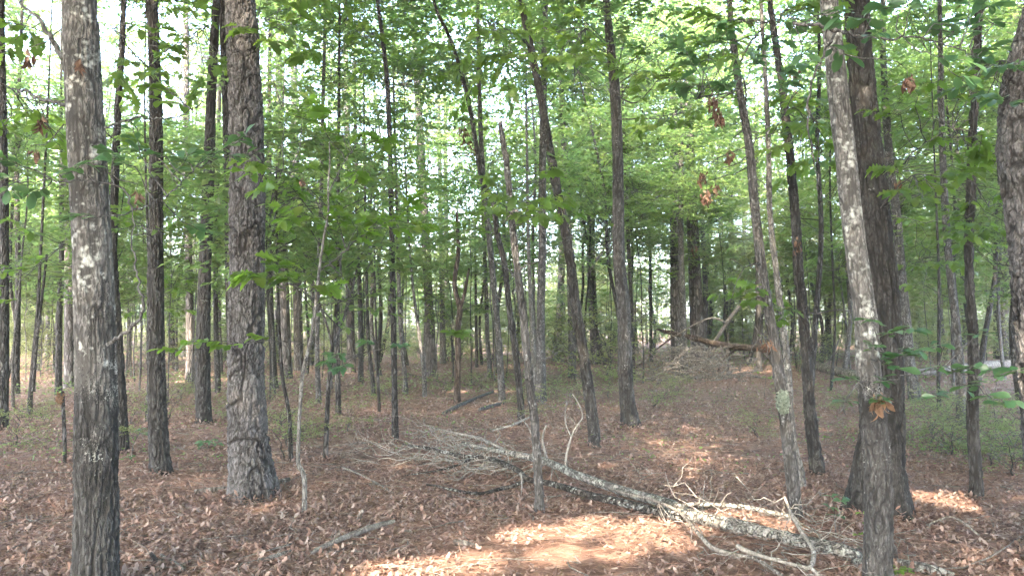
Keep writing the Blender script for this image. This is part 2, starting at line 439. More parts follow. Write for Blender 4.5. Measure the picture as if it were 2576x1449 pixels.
def crown_points(nsp, rx, rz, rise=0.12, hollow=0.6):
    # boughs: sprays gather in flattish layers round a few dozen bough ends, with gaps between
    nb = max(8, nsp // 13)
    u = norm(R.normal(0, 1, (nb, 3))); r = R.uniform(0, 1, nb) ** (1 / 3 * hollow + 0.10)
    lob = 0.70 + 0.5 * (0.5 + 0.5 * vnoise(u[:, 0] * 2.2 + 7, u[:, 1] * 2.2, u[:, 2] * 2.2, int(R.integers(999))))
    bc = u * (r * lob)[:, None]
    k = R.integers(0, nb, nsp); s = R.uniform(0.6, 1.4, nb)[k][:, None]
    c = bc[k] * np.array([rx, rx, rz]) + R.normal(0, 1, (nsp, 3)) * s * np.array([0.17 * rx, 0.17 * rx, 0.050 * rz])
    d = norm(np.stack([c[:, 0] / rx, c[:, 1] / rx, np.zeros(nsp)], 1) + R.normal(0, 0.5, (nsp, 3)) * np.array([1, 1, 0.35]))
    d[:, 2] += rise * R.normal(0.3, 1.0, nsp)
    return c, norm(d)

def crown_mesh(name, nsp, rx, rz, leaf, per=11, L=0.7, mat='crown', limbs=0.3, tilt=0.4, w=0.27):
    b = Bag()
    c, d = crown_points(nsp, rx, rz)
    LL = L * R.uniform(0.6, 1.3, nsp)
    pos, ax, nor, sz = spray_leaves(c, d, LL, per, leaf, tilt)
    b.add(*place(low_leaf(w), pos, ax, nor, sz), 0)
    b.add(*thin_tubes(c, c + d * LL[:, None], np.full(nsp, 0.0022), np.full(nsp, 0.001)), 1)
    k = int(nsp * limbs * 0.35)
    if k:
        foot = np.stack([c[:k, 0] * 0.03, c[:k, 1] * 0.03, c[:k, 2] - np.hypot(c[:k, 0], c[:k, 1]) * R.uniform(0.3, 0.8, k)], 1)
        foot[:, 2] = np.maximum(foot[:, 2], -rz)
        m = foot * 0.5 + c[:k] * 0.5 + R.normal(0, 0.10 * rx, (k, 3)) + np.array([0, 0, 0.04 * rz])
        b.add(*thin_tubes(foot, m, np.full(k, 0.011), np.full(k, 0.007)), 1)
        b.add(*thin_tubes(m, c[:k], np.full(k, 0.007), np.full(k, 0.003)), 1)
    me = b.mesh(name, [M[mat], M['limb']], smooth=False)
    return me

def needle_crown(name, nt, rx, rz):
    b = Bag()
    c, d = crown_points(nt, rx, rz, 0.4)
    per = 14
    ax = norm(d[:, None, :] * 0.7 + R.normal(0, 0.6, (nt, per, 3))).reshape(-1, 3)
    pos = np.repeat(c, per, 0)
    V = np.array([[-.03, 0, 0], [.03, 0, 0], [0, 1, -.1]]); F = np.array([(0, 1, 2)])
    b.add(*place((V, F), pos, ax, R.normal(0, 1, ax.shape), R.uniform(.16, .26, len(pos))), 0)
    k = nt // 3
    foot = np.stack([c[:k, 0] * .03, c[:k, 1] * .03, c[:k, 2] * 0.8], 1)
    b.add(*thin_tubes(foot, c[:k], np.full(k, .025), np.full(k, .006)), 1)
    return b.mesh(name, [M['needle'], M['limb']], smooth=False)

# ------------------------------------------------------------------ terrain
def make_ground():
    xs = np.concatenate([-np.geomspace(160, 14, 40), np.linspace(-13.5, 13.5, 109), np.geomspace(14, 160, 40)])
    ys = np.concatenate([-np.geomspace(160, 4, 30), np.linspace(-3.5, 24, 111), np.geomspace(24.5, 260, 60)])
    X, Y = np.meshgrid(xs, ys)
    Z = terrain(X, Y) + 0.012 * vnoise(X * 4, Y * 4, X * 0, 21)
    V = np.stack([X, Y, Z], -1).reshape(-1, 3)
    nx, ny = len(xs), len(ys)
    i = (np.arange(ny - 1)[:, None] * nx + np.arange(nx - 1)[None]).ravel()
    F = np.stack([i, i + 1, i + nx + 1, i + nx], 1)
    return tag(link('ground', mesh_np('ground', V, F, [M['ground']])), kind='structure', label='forest floor of brown soil under leaf litter')
make_ground()

# ------------------------------------------------------------------ trunks
BARK = {  # cell width, cell height, groove depth, plate unevenness, groove sharpness, fine relief
    'pine': (0.060, 0.150, 0.026, 0.010, 0.11, 0.004),
    'oak': (0.024, 0.13, 0.014, 0.003, 0.42, 0.003),
    'ridge': (0.036, 0.19, 0.016, 0.005, 0.38, 0.003),
    'smooth': (0.024, 0.10, 0.007, 0.002, 0.26, 0.002),
    'small': (0.018, 0.085, 0.0065, 0.002, 0.38, 0.002),
}

def trunk_mesh(name, P, rad, mat, relief=None, seg=12, dv=0.12, fine_top=None, flare=0.0, lumps=0.05, seed=0, smooth_above=None, mat_low=None):
    """a tapered trunk along P (rows x,y,z relative to its base) with bark relief in the mesh"""
    C, s = smooth_path(np.column_stack([P, rad]), None)
    zs = C[:, 2]
    if fine_top is None: fine_top = 1e9
    s_top = np.interp(fine_top, zs, s) if zs[-1] > fine_top else s[-1]
    q = np.arange(0, s_top, dv)
    if s_top < s[-1]: q = np.concatenate([q, np.arange(s_top, s[-1], 0.4)])
    q = np.append(q, s[-1])
    D = np.stack([np.interp(q, s, C[:, k]) for k in range(4)], 1)
    p, r = D[:, :3], D[:, 3]
    T, N, B = frames(p)
    n = len(q)
    a = np.arange(seg) * 2 * math.pi / seg + math.pi / 2
    uu = np.tile(np.arange(seg) / seg, (n, 1)); vv = np.tile(q[:, None], (1, seg))
    ca, sa = np.cos(a)[None] + 0 * vv, np.sin(a)[None] + 0 * vv
    rr = np.tile(r[:, None], (1, seg))
    zrel = p[:, 2:3] - p[0, 2]
    disp = rr * lumps * fbm(ca * 1.2, sa * 1.2, vv * 1.1, seed + 3)
    if flare > 0:
        lob = 0.55 + 0.45 * np.sin(2 * math.pi * uu * 5 + seed + 1.5 * np.sin(2 * math.pi * uu * 2 + seed))
        disp = disp + rr * flare * np.exp(-np.maximum(zrel, 0) / (1.0 * r[0] + 0.06)) * lob * 1.7
    plate = np.ones_like(vv)
    if relief:
        cw, ch, dep, unev, sh, fr = BARK[relief]
        rc = rr / cw
        if relief == 'pine':
            nu = max(6, int(round(2 * math.pi * np.median(r[: max(2, int(len(r) * .5))]) / cw)))
            wu = 0.5 / nu * fbm(ca * rc * .5, sa * rc * .5, vv * 7, seed + 31)
            wv = ch * 0.6 * fbm(ca * rc * .5, sa * rc * .5, vv * 5, seed + 37)
            w = 0.55 * fbm(ca * rc * .5, sa * rc * .5, vv * 4.5, seed + 33)
            n1 = np.abs(vnoise(ca * rc * .75 + w, sa * rc * .75 + w, vv / (cw * 4.5), seed + 45))
            n2 = np.abs(vnoise(ca * rc * 1.6 + w, sa * rc * 1.6 + w, vv / (cw * 2.2), seed + 46))
            e, rid = cells(uu + wu, vv + wv, nu, ch, seed + 41)
            plate = sstep(0.01, 0.15, n1) * (0.55 + 0.45 * sstep(0.0, 0.16, n2)) * (0.30 + 0.70 * sstep(0.01, 0.01 + sh, e))
            st = fbm(ca * rc * 1.7, sa * rc * 1.7, vv / (cw * .9), seed + 51)
            h = dep * (plate - 0.75) + unev * (rid - 0.5) * plate + unev * 0.6 * np.floor(st * 3) / 3 * plate
        else:
            w = 0.5 * vnoise(ca * rc * .4, sa * rc * .4, vv * 5, seed + 31)
            n1 = np.abs(vnoise(ca * rc + w, sa * rc + w, vv / ch + w, seed + 41))
            n2 = np.abs(vnoise(ca * rc * 2.1 + w, sa * rc * 2.1, vv / ch * 2.6, seed + 43))
            n3 = np.abs(vnoise(ca * rc * .7, sa * rc * .7, vv / ch * 2.2, seed + 47))
            plate = sstep(0.0, sh, n1) * (0.5 + 0.5 * sstep(0.0, 0.3, n2)) * (0.6 + 0.4 * sstep(0.0, 0.12, n3))
            h = dep * (plate - 0.7) + unev * vnoise(ca * rc * .8, sa * rc * .8, vv / ch, seed + 53)
        h = h + fr * fbm(ca * rr * 70, sa * rr * 70, vv * 55, seed + 61, 2)
        k = 1.0
        if smooth_above is not None:
            k = 1 - 0.65 * sstep(smooth_above - 0.35, smooth_above + 0.35, zrel + 0.2 * vnoise(ca * 1.5, sa * 1.5, vv * 2, seed))
        disp = disp + h * k
    R1 = rr + disp
    V = p[:, None, :] + R1[..., None] * (np.cos(a)[None, :, None] * N[:, None, :] + np.sin(a)[None, :, None] * B[:, None, :])
    i = np.arange(n - 1)[:, None] * seg; j = np.arange(seg)[None]; j2 = (j + 1) % seg
    F = np.stack([i + j, i + j2, i + seg + j2, i + seg + j], -1).reshape(-1, 4)
    V = np.vstack([V.reshape(-1, 3), p[-1:] + T[-1:] * r[-1] * 0.3])
    jj = np.arange(seg); ap = len(V) - 1
    F = np.vstack([F, np.stack([(n - 1) * seg + jj, (n - 1) * seg + (jj + 1) % seg, np.full(seg, ap), np.full(seg, ap)], 1)[:, [0, 1, 2, 2]]])
    keep = F[:, 2] != F[:, 3]
    quads, tris = F[keep], F[~keep][:, :3]
    F3 = np.concatenate([quads[:, [0, 1, 2]], quads[:, [0, 2, 3]], tris])
    mats = [M[mat]]; midx = None
    if mat_low:
        mats.append(M[mat_low]); zc = V[F3].mean(1)[:, 2]
        lim = (smooth_above or 1.0) + R.normal(0, 0.16, len(zc)) + 0.5 * vnoise(V[F3].mean(1)[:, 0] * 9, V[F3].mean(1)[:, 1] * 9, zc * 5, seed)
        midx = (zc < lim).astype(int)
    me = mesh_np(name, V, F3, mats, seg < 40, midx)
    at_ = me.attributes.new('plate', 'FLOAT', 'POINT')
    at_.data.foreach_set('value', np.append(plate.ravel(), 1.0).astype(np.float32))
    return me

TREES = {}
class Tr: pass

def trunk_path(pts, H, base=None, depth=None, lean=0.0):
    """photo pixels (x, y, width), base first -> points and radii relative to the base; carried on above the frame to height H"""
    x0, y0, w0 = pts[0]
    g = base if base is not None else ground(x0, y0)
    Y = g[1]
    P, r = [], []
    sd = R.uniform(0, 6)
    for i, (x, y, w) in enumerate(pts):
        q = at(x, y, Y)
        if i == 0: q = g.copy()
        P.append(q - g); r.append(w * Y / FPX / 2)
    P, r = np.array(P), np.array(r)
    # out-of-plane sway, so that a trunk is not flat
    zz = P[:, 2]
    P[:, 1] += lean * zz + 0.06 * np.sin(zz * 0.9 + sd) * np.minimum(1, zz)
    P = np.vstack([P[0] + (P[0] - P[1]) * 0.02 + [0, 0, -0.12], P[1:]]) if len(P) > 1 else P
    top = P[-1]
    if H > top[2] + 0.3:
        d = (P[-1] - P[-2]); d /= np.linalg.norm(d)
        for f in (0.33, 0.66, 1.0):
            dz = (H - top[2]) * f
            dd = d * (1 - 0.6 * f) + np.array([0, 0, 0.6 * f]); dd /= dd[2]
            P = np.vstack([P, top + dd * dz]); r = np.append(r, r[len(pts) - 1] * (1 - 0.75 * f))
    return g, P, r

def frame_top(Y): return float(at(1288, -40, Y)[2])

def tree(key, name, label, cat, pts, mat='oak', relief=None, H=14.0, seg=12, dv=0.12, crown=None, flare=0.12, group=None, base=None, stubs=0, smooth_above=None, mat_low=None, lumps=0.05):
    g, P, r = trunk_path(pts, H, base)
    t = thing(name, g, label, cat, group)
    me = trunk_mesh(name + '_trunk', P, r, mat, relief, seg, dv, frame_top(g[1]) - g[2], flare, lumps, len(TREES) * 7 + 1, smooth_above, mat_low)
    o = link('trunk', me, t)
    T_ = Tr(); T_.o = t; T_.P = P; T_.r = r; T_.g = g; T_.trunk = o; T_.crowns = []; T_.leaves = 0
    TREES[key] = T_
    if crown: T_.crown_spec = crown
    else: T_.crown_spec = None
    if stubs:
        top = min(P[-1, 2] * 0.9, frame_top(g[1]) - g[2])
        for k in range(stubs):
            z = R.uniform(0.25, 1.0) * top
            q = np.array([np.interp(z, P[:, 2], P[:, c]) for c in range(3)])
            rr = np.interp(z, P[:, 2], r)
            th = R.uniform(0, 2 * math.pi); L = R.uniform(0.25, 0.9)
            d = np.array([math.cos(th), math.sin(th), R.uniform(-0.1, 0.6)])
            W = wiggle(q, q + d * L, 6, 0.12)
            b = link('branch', None, t) if False else None
            V, F = tube(W, np.linspace(max(0.006, rr * 0.16), 0.0025, 6), 5)
            bg_ = Bag(); bg_.add(V, F)
            for m in range(2):
                i0 = R.integers(2, 5)
                bg_.add(*tube(wiggle(W[i0], W[i0] + (d + R.normal(0, .5, 3)) * L * 0.5, 4, .15), np.linspace(.004, .0015, 4), 4))
            link('branch', bg_.mesh('dead_branch', [M['limb']]), t)
    return T_

HW, PN, YG, DD = 'oak and other hardwood trees', 'pine trees', 'young understory trees', 'dead standing trees'
ft = 'canopy'
# --- nearest trunks
tree('A', 'oak_tree', 'lichen-spotted oak with pale upper bark and dark ridged base, nearest trunk on the left', 'oak tree',
     [(240, 1500, 110), (237, 1400, 103), (233, 1200, 101), (228, 1000, 98), (224, 750, 94), (222, 600, 91), (216, 350, 86), (212, 200, 83), (210, 60, 82), (209, -30, 80)], 'lichen_hi', 'oak', 15, 104, 0.0085, ft, 0.05, HW, smooth_above=1.15, mat_low='oak_hi')
tree('B', 'pine_tree', 'big pine with thick plated grey-brown bark and flared foot, left of the centre', 'pine tree',
     [(636, 1252, 126), (634, 1225, 116), (630, 1165, 102), (627, 1090, 93), (623, 950, 86), (621, 750, 83), (618, 500, 81), (612, 250, 79), (604, 50, 76), (601, -40, 74)], 'pine_hi', 'pine', 19, 112, 0.0105, 'pine', 0.14, PN)
tree('AR', 'oak_tree', 'oak with pale blotched upper bark standing in front of the stout dark oak', 'oak tree',
     [(2210, 1492, 84), (2208, 1440, 70), (2206, 1379, 67), (2200, 1193, 66), (2184, 1053, 62), (2172, 913, 58), (2168, 819, 56), (2150, 667, 52), (2136, 533, 51), (2126, 400, 50), (2113, 267, 50), (2103, 133, 46), (2092, 0, 42), (2089, -40, 41)], 'lichen_hi', 'smooth', 13, 84, 0.009, ft, 0.06, HW, smooth_above=1.1, mat_low='oak_hi')
tree('AS', 'oak_tree', 'stout dark oak with wide flared foot behind the pale blotched oak', 'oak tree',
     [(2212, 1288, 165), (2212, 1262, 142), (2212, 1193, 118), (2216, 1053, 98), (2213, 866, 86), (2205, 693, 80), (2193, 533, 74), (2182, 373, 68), (2172, 213, 62), (2164, 53, 58), (2161, -30, 56)], 'dark_hi', 'ridge', 16, 118, 0.0105, ft, 0.20, HW)
tree('AW', 'pine_tree', 'bowed pine with deeply plated bark cut off by the right edge of the picture', 'pine tree',
     [(2660, 1420, 124), (2656, 1250, 118), (2650, 1146, 114), (2641, 950, 110), (2629, 780, 108), (2612, 620, 106), (2592, 480, 104), (2578, 373, 104), (2580, 230, 102), (2602, 110, 98), (2634, 0, 94), (2648, -40, 92)], 'pine_hi', 'pine', 16, 110, 0.010, 'pine', 0.05, PN)
tree('C', 'oak_tree', 'straight dark ridged oak between the lichen-spotted oak and the big pine', 'oak tree',
     [(406, 1192, 58), (404, 1165, 50), (401, 1090, 46), (398, 900, 41), (393, 600, 35), (387, 300, 31), (380, 100, 28), (376, -30, 26)], 'oak_hi', 'oak', 14, 64, 0.012, ft, 0.14, HW)
tree('D', 'oak_tree', 'dark oak just left of the big pine, leaning right towards its top', 'oak tree',
     [(514, 1066, 46), (513, 1040, 38), (513, 950, 34), (512, 773, 32), (516, 600, 30), (520, 480, 28), (534, 213, 23), (548, 0, 19), (551, -40, 18)], 'oak_hi', 'oak', 13, 48, 0.018, ft, 0.14, HW)
tree('AF', 'oak_tree', 'long slim dark oak leaning to the left across the middle', 'oak tree',
     [(1497, 1124, 36), (1494, 1090, 30), (1484, 1006, 28), (1465, 866, 26), (1449, 773, 25), (1437, 667, 24), (1413, 533, 23), (1387, 400, 22), (1363, 267, 20), (1339, 144, 18), (1318, 45, 16), (1306, -40, 15)], 'oak_hi', 'oak', 11, 44, 0.015, ft, 0.10, HW, stubs=3)
tree('AG', 'oak_tree', 'mottled grey oak with a dark foot, right of the long slim leaning oak', 'oak tree',
     [(1588, 1072, 56), (1583, 1045, 42), (1577, 1006, 37), (1572, 913, 35), (1569, 773, 33), (1558, 640, 31), (1555, 427, 28), (1547, 240, 26), (1533, 107, 22), (1522, -30, 18)], 'lichen_low', 'oak', 14, 50, 0.018, ft, 0.18, HW, smooth_above=1.0, mat_low='oak_hi')
tree('AC', 'snapped_tree', 'slim pale snapped-off trunk rising behind the fallen lichen-covered limbs', 'dead tree',
     [(1357, 1291, 27), (1356, 1250, 24), (1353, 1193, 22), (1344, 1053, 21), (1334, 983, 20), (1325, 889, 20), (1316, 796, 20), (1304, 700, 19), (1296, 640, 18), (1283, 507, 17), (1273, 400, 15), (1261, 330, 13), (1259, 304, 7)], 'lichen_low', 'small', 0, 36, 0.014, None, 0.10, DD, stubs=4)
tree('AO', 'oak_tree', 'leaning grey oak carrying a round lichen tuft low on its trunk', 'oak tree',
     [(2003, 1306, 40), (2000, 1275, 33), (1988, 1169, 31), (1974, 1053, 29), (1963, 959, 27), (1949, 843, 26), (1928, 720, 25), (1912, 587, 23), (1901, 480, 22), (1891, 373, 21), (1872, 267, 19), (1853, 160, 17), (1840, 60, 15), (1832, -30, 14)], 'lichen_low', 'small', 12, 46, 0.012, ft, 0.08, HW, stubs=3)
tree('AP', 'oak_tree', 'dark grey oak leaning left, just right of the lichen-tufted oak', 'oak tree',
     [(2057, 1196, 44), (2054, 1165, 36), (2044, 1099, 31), (2030, 959, 27), (2018, 819, 25), (2005, 693, 24), (1995, 533, 22), (1984, 400, 21), (1973, 267, 20), (1957, 133, 17), (1944, 27, 15), (1938, -30, 14)], 'oak_hi', 'oak', 13, 44, 0.015, ft, 0.12, HW, stubs=4)
tree('AV', 'oak_tree', 'slim crooked-footed grey oak between the stout dark oak and the bowed pine', 'oak tree',
     [(2456, 1255, 36), (2455, 1225, 31), (2453, 1170, 29), (2447, 1053, 25), (2454, 866, 24), (2448, 693, 22), (2451, 480, 22), (2456, 213, 20), (2459, 27, 20), (2460, -30, 19)], 'oak_hi', 'oak', 13, 44, 0.013, ft, 0.08, HW, stubs=4)
tree('W', 'young_tree', 'thin upright dark sapling standing just behind the twig ends of the fallen limbs', 'young tree',
     [(995, 1110, 22), (994, 1080, 18), (993, 980, 15), (992, 866, 15), (989, 693, 14), (984, 480, 13), (973, 213, 12), (952, 27, 10), (945, -30, 9)], 'oak', 'small', 11, 24, 0.03, ft, 0.06, YG, stubs=5)
tree('AB', 'young_tree', 'thin dark tree leaning left beside the pale snapped-off trunk', 'young tree',
     [(1311, 1068, 20), (1309, 1006, 17), (1297, 889, 16), (1281, 773, 15), (1269, 667, 15), (1251, 587, 14), (1240, 507, 13), (1213, 453, 13), (1195, 347, 12), (1173, 229, 11), (1136, 107, 9), (1099, 27, 8), (1085, -30, 7)], 'oak', 'small', 12, 24, 0.03, ft, 0.06, YG, stubs=4)
tree('AA', 'young_tree', 'slim tree with a sunlit orange foot, left of the thin leaning dark tree', 'young tree',
     [(1264, 1010, 22), (1262, 985, 18), (1255, 866, 17), (1245, 747, 15), (1229, 587, 15), (1217, 480, 14), (1208, 300, 12), (1203, 100, 10), (1202, -30, 9)], 'grey', 'small', 12, 22, 0.035, ft, 0.05, YG, stubs=3)
tree('Z', 'dead_tree', 'short reddish dead snag with forked top and green tuft halfway up', 'dead tree',
     [(1150, 1016, 22), (1150, 985, 17), (1152, 900, 16), (1152, 819, 15), (1156, 775, 14), (1143, 715, 12), (1152, 640, 11), (1151, 580, 9), (1149, 533, 6)], 'snag', 'small', 0, 20, 0.03, None, 0.10, DD, stubs=2)
tree('X', 'pine_tree', 'tall pine with pale pinkish upper trunk standing left of the forked dead snag', 'pine tree',
     [(1085, 946, 34), (1084, 915, 28), (1082, 819, 24), (1077, 720, 22), (1064, 480, 21), (1053, 267, 19), (1040, 27, 16), (1037, -30, 15)], 'pine', None, 21, 18, 0.1, 'pine', 0.12, PN)
tree('Y', 'young_tree', 'thin whitish stem leaning left beside the pale pinkish pine', 'young tree',
     [(1069, 998, 13), (1066, 940, 11), (1057, 866, 9), (1046, 780, 8), (1036, 690, 6), (1030, 600, 5)], 'grey', None, 8, 10, 0.08, 'under', 0.05, YG)
tree('N', 'young_tree', 'whitish crooked sapling with bright green leaves right of the big pine', 'young tree',
     [(765, 1293, 14), (765, 1206, 12), (750, 1165, 11), (751, 1100, 10), (755, 1030, 9), (764, 936, 9), (787, 843, 8), (797, 770, 8), (806, 690, 7), (819, 600, 6), (830, 540, 5), (830, 470, 5), (834, 410, 4), (832, 360, 3)], 'pale', None, 0, 12, 0.03, None, 0.05, YG)
tree('AD', 'oak_tree', 'straight mottled oak with ivy-green foot behind the thin leaning dark tree', 'oak tree',
     [(1361, 1016, 34), (1360, 985, 29), (1360, 819, 22), (1364, 640, 20), (1365, 373, 18), (1371, 53, 14), (1372, -30, 13)], 'grey', None, 14, 16, 0.1, ft, 0.12, HW, stubs=2)
tree('AE', 'young_tree', 'slender lichen-grey sapling close against the straight mottled oak', 'young tree',
     [(1345, 1000, 13), (1342, 900, 12), (1338, 819, 11), (1330, 640, 9), (1326, 400, 7)], 'pale', None, 10, 10, 0.1, 'under', 0.05, YG)
tree('E', 'oak_tree', 'nearly black slim trunk hidden close behind the big pine', 'oak tree',
     [(592, 1060, 28), (588, 950, 24), (582, 750, 22), (574, 500, 20), (566, 300, 19), (560, 53, 18), (558, -30, 17)], 'oak', None, 14, 16, 0.1, ft, 0.1, HW)
tree('F', 'oak_tree', 'slim oak rising just right of the lichen-spotted oak, partly behind its twigs', 'oak tree',
     [(309, 1139, 34), (307, 1110, 29), (302, 1010, 28), (298, 913, 27), (292, 700, 22), (291, 587, 20), (297, 320, 17), (304, 107, 14), (306, -30, 12)], 'oak_hi', 'oak', 12, 32, 0.02, ft, 0.08, HW, stubs=3)
tree('G', 'oak_tree', 'dark trunk cut by the left edge of the picture', 'oak tree',
     [(4, 1082, 36), (5, 1040, 30), (5, 800, 24), (6, 500, 20), (8, 53, 18), (8, -30, 18)], 'oak', None, 13, 18, 0.08, ft, 0.1, HW)
tree('H', 'pine_tree', 'slim pine between the two dark oaks left of the big pine', 'pine tree',
     [(480, 962, 26), (478, 930, 21), (476, 800, 19), (473, 480, 17), (470, 300, 15), (468, -30, 12)], 'pine', None, 18, 14, 0.12, 'pine', 0.1, PN)
tree('I', 'young_tree', 'thin dark tree rising behind the fungus-topped broken stick', 'young tree',
     [(147, 994, 20), (148, 960, 16), (150, 800, 14), (152, 640, 12), (154, 400, 9)], 'oak', None, 11, 12, 0.12, 'under', 0.08, YG, stubs=2)
tree('J', 'pine_tree', 'pine mostly hidden behind the left side of the lichen-spotted oak', 'pine tree',
     [(175, 975, 34), (175, 930, 28), (174, 700, 24), (172, 533, 22), (168, 300, 18), (165, -30, 14)], 'pine', None, 18, 14, 0.12, 'pine', 0.1, PN)
tree('K', 'young_tree', 'thin forked pair of stems left of the fungus-topped broken stick', 'young tree',
     [(74, 1045, 13), (75, 987, 11), (84, 880, 10), (97, 770, 8), (107, 640, 7)], 'oak', None, 9, 9, 0.12, 'under', 0.05, YG)
tree('K2', 'young_tree', 'slim dark tree second from the left edge', 'young tree',
     [(41, 990, 19), (40, 900, 15), (42, 700, 13), (46, 400, 10), (50, 100, 8)], 'oak', None, 12, 12, 0.12, ft, 0.08, YG, stubs=2)
tree('L', 'broken_stick', 'dead broken standing stick with an orange-tan fungus on its top', 'dead stick',
     [(164, 1168, 9), (162, 1120, 9), (157, 1050, 9), (152, 985, 8)], 'oak', None, 0, 10, 0.03, None, 0.05)
tree('M', 'young_tree', 'crooked thin tree right behind the straight dark ridged oak', 'young tree',
     [(373, 1063, 14), (374, 1000, 12), (379, 930, 11), (373, 870, 11), (378, 780, 9), (370, 650, 7)], 'oak', None, 8, 10, 0.08, 'under', 0.06, YG, stubs=3)
tree('O', 'young_tree', 'thin straight dark sapling between the big pine and the whitish crooked sapling', 'young tree',
     [(733, 1160, 13), (731, 1130, 11), (727, 1040, 10), (711, 936, 9), (704, 780, 8), (700, 600, 6), (697, 420, 4)], 'oak', None, 0, 10, 0.06, 'under', 0.08, YG, stubs=3)
tree('P', 'young_tree', 'dark forking sapling just right of the whitish crooked sapling', 'young tree',
     [(819, 1160, 15), (820, 1120, 13), (828, 983, 11), (838, 880, 10), (848, 790, 9), (852, 700, 8), (858, 600, 6)], 'oak', None, 0, 12, 0.05, 'under', 0.08, YG, stubs=4)
tree('Q', 'young_tree', 'slim dark trunk seen past the upper stem of the whitish sapling', 'young tree',
     [(802, 1016, 17), (801, 990, 14), (799, 880, 12), (800, 700, 11), (806, 500, 10), (814, 250, 9), (820, 0, 8)], 'grey', None, 12, 12, 0.1, ft, 0.08, YG, stubs=2)
tree('R', 'young_tree', 'straight slim tree close right of the dark forking sapling', 'young tree',
     [(852, 1046, 18), (851, 1015, 14), (850, 900, 13), (851, 750, 11), (850, 500, 9)], 'oak', None, 12, 12, 0.1, ft, 0.08, YG, stubs=2)
tree('S', 'oak_tree', 'grey-brown tree showing just past the right side of the big pine', 'oak tree',
     [(690, 976, 24), (688, 930, 18), (680, 800, 16), (676, 600, 14), (678, 300, 12)], 'oak', None, 14, 12, 0.12, ft, 0.1, HW)
tree('T', 'pine_tree', 'nearer of the two mid-distance pines right of the big pine', 'pine tree',
     [(721, 952, 32), (719, 910, 26), (714, 750, 24), (708, 500, 21), (700, 200, 18)], 'pine', None, 19, 14, 0.12, 'pine', 0.1, PN)
tree('U', 'pine_tree', 'farther of the two mid-distance pines right of the big pine', 'pine tree',
     [(752, 932, 28), (751, 900, 23), (748, 700, 22), (742, 400, 19), (738, 100, 16)], 'pine', None, 21, 14, 0.15, 'pine', 0.1, PN)
tree('V', 'oak_tree', 'distant light brown trunk in the sunlit gap left of the big pine', 'oak tree',
     [(552, 942, 18), (551, 900, 15), (548, 700, 13), (545, 400, 11)], 'grey', None, 15, 12, 0.15, ft, 0.1, HW)
tree('AI', 'pine_tree', 'faint pinkish pine between the leaning slim oak and the mottled grey oak', 'pine tree',
     [(1499, 916, 28), (1497, 880, 22), (1488, 700, 21), (1485, 533, 20), (1478, 213, 16), (1474, -30, 13)], 'pine', None, 21, 14, 0.15, 'pine', 0.1, PN)
tree('AL', 'pine_tree', 'big far pine behind the right end of the broken leaning log', 'pine tree',
     [(1757, 926, 46), (1756, 890, 37), (1751, 747, 32), (1737, 427, 27), (1730, 107, 21), (1726, -30, 18)], 'pine', None, 24, 20, 0.12, 'pine', 0.12, PN)
tree('AM', 'pine_tree', 'far pine left of the big far pine above the brush pile', 'pine tree',
     [(1703, 928, 36), (1702, 890, 29), (1700, 747, 27), (1697, 480, 24), (1694, 200, 19), (1691, -30, 16)], 'pine', None, 22, 18, 0.12, 'pine', 0.12, PN)
tree('AN', 'young_tree', 'smooth grey trunk standing in the middle of the brush pile', 'young tree',
     [(1719, 948, 26), (1719, 900, 22), (1717, 780, 17), (1714, 600, 14), (1713, 350, 11)], 'grey', None, 13, 14, 0.12, ft, 0.08, YG)
tree('AQ', 'young_tree', 'thin white-lichened tree between the lichen-tufted oak and its dark neighbour', 'young tree',
     [(2022, 1236, 20), (2016, 1190, 17), (1997, 1099, 15), (1990, 959, 16), (1975, 819, 17), (1958, 693, 15), (1938, 533, 14), (1932, 373, 13), (1922, 213, 11), (1912, 60, 9)], 'pale', 'small', 10, 22, 0.03, 'under', 0.08, YG, stubs=2)
tree('AT', 'oak_tree', 'slim tree leaning out from behind the right side of the stout dark oak', 'oak tree',
     [(2302, 1008, 34), (2299, 975, 28), (2291, 913, 26), (2282, 819, 25), (2267, 693, 23), (2251, 533, 21), (2234, 373, 19), (2225, 133, 15), (2222, -30, 14)], 'grey', None, 13, 16, 0.1, ft, 0.1, HW, stubs=2)
tree('AU', 'oak_tree', 'slim grey tree directly left of the crooked-footed grey oak', 'oak tree',
     [(2419, 1080, 28), (2417, 1050, 23), (2412, 950, 21), (2406, 866, 20), (2389, 640, 18), (2381, 480, 17), (2370, 260, 14), (2362, 80, 11)], 'grey', None, 12, 16, 0.08, ft, 0.1, HW, stubs=3)
tree('AY', 'young_tree', 'thin straight sapling right of the stout dark oak with leaves low on it', 'young tree',
     [(2364, 1032, 11), (2362, 960, 9), (2361, 850, 8), (2358, 700, 7), (2352, 500, 5)], 'oak', None, 8, 9, 0.1, 'under', 0.05, YG)
tree('AX', 'oak_tree', 'left one of two slim far trunks near the bowed pine', 'oak tree',
     [(2514, 902, 26), (2512, 860, 20), (2506, 700, 18), (2496, 500, 16), (2488, 200, 13)], 'oak', None, 17, 12, 0.15, ft, 0.1, HW)
tree('AX2', 'pine_tree', 'right one of two slim far trunks near the bowed pine', 'pine tree',
     [(2530, 905, 24), (2528, 860, 19), (2527, 700, 17), (2529, 500, 15), (2531, 200, 13)], 'pine', None, 19, 12, 0.15, 'pine', 0.1, PN)
tree('BA', 'young_tree', 'thin tree behind the pale leaning pole of the brush pile', 'young tree',
     [(1842, 892, 15), (1841, 840, 13), (1840, 720, 13), (1837, 427, 11), (1834, 150, 8)], 'oak', None, 14, 10, 0.12, ft, 0.08, YG)
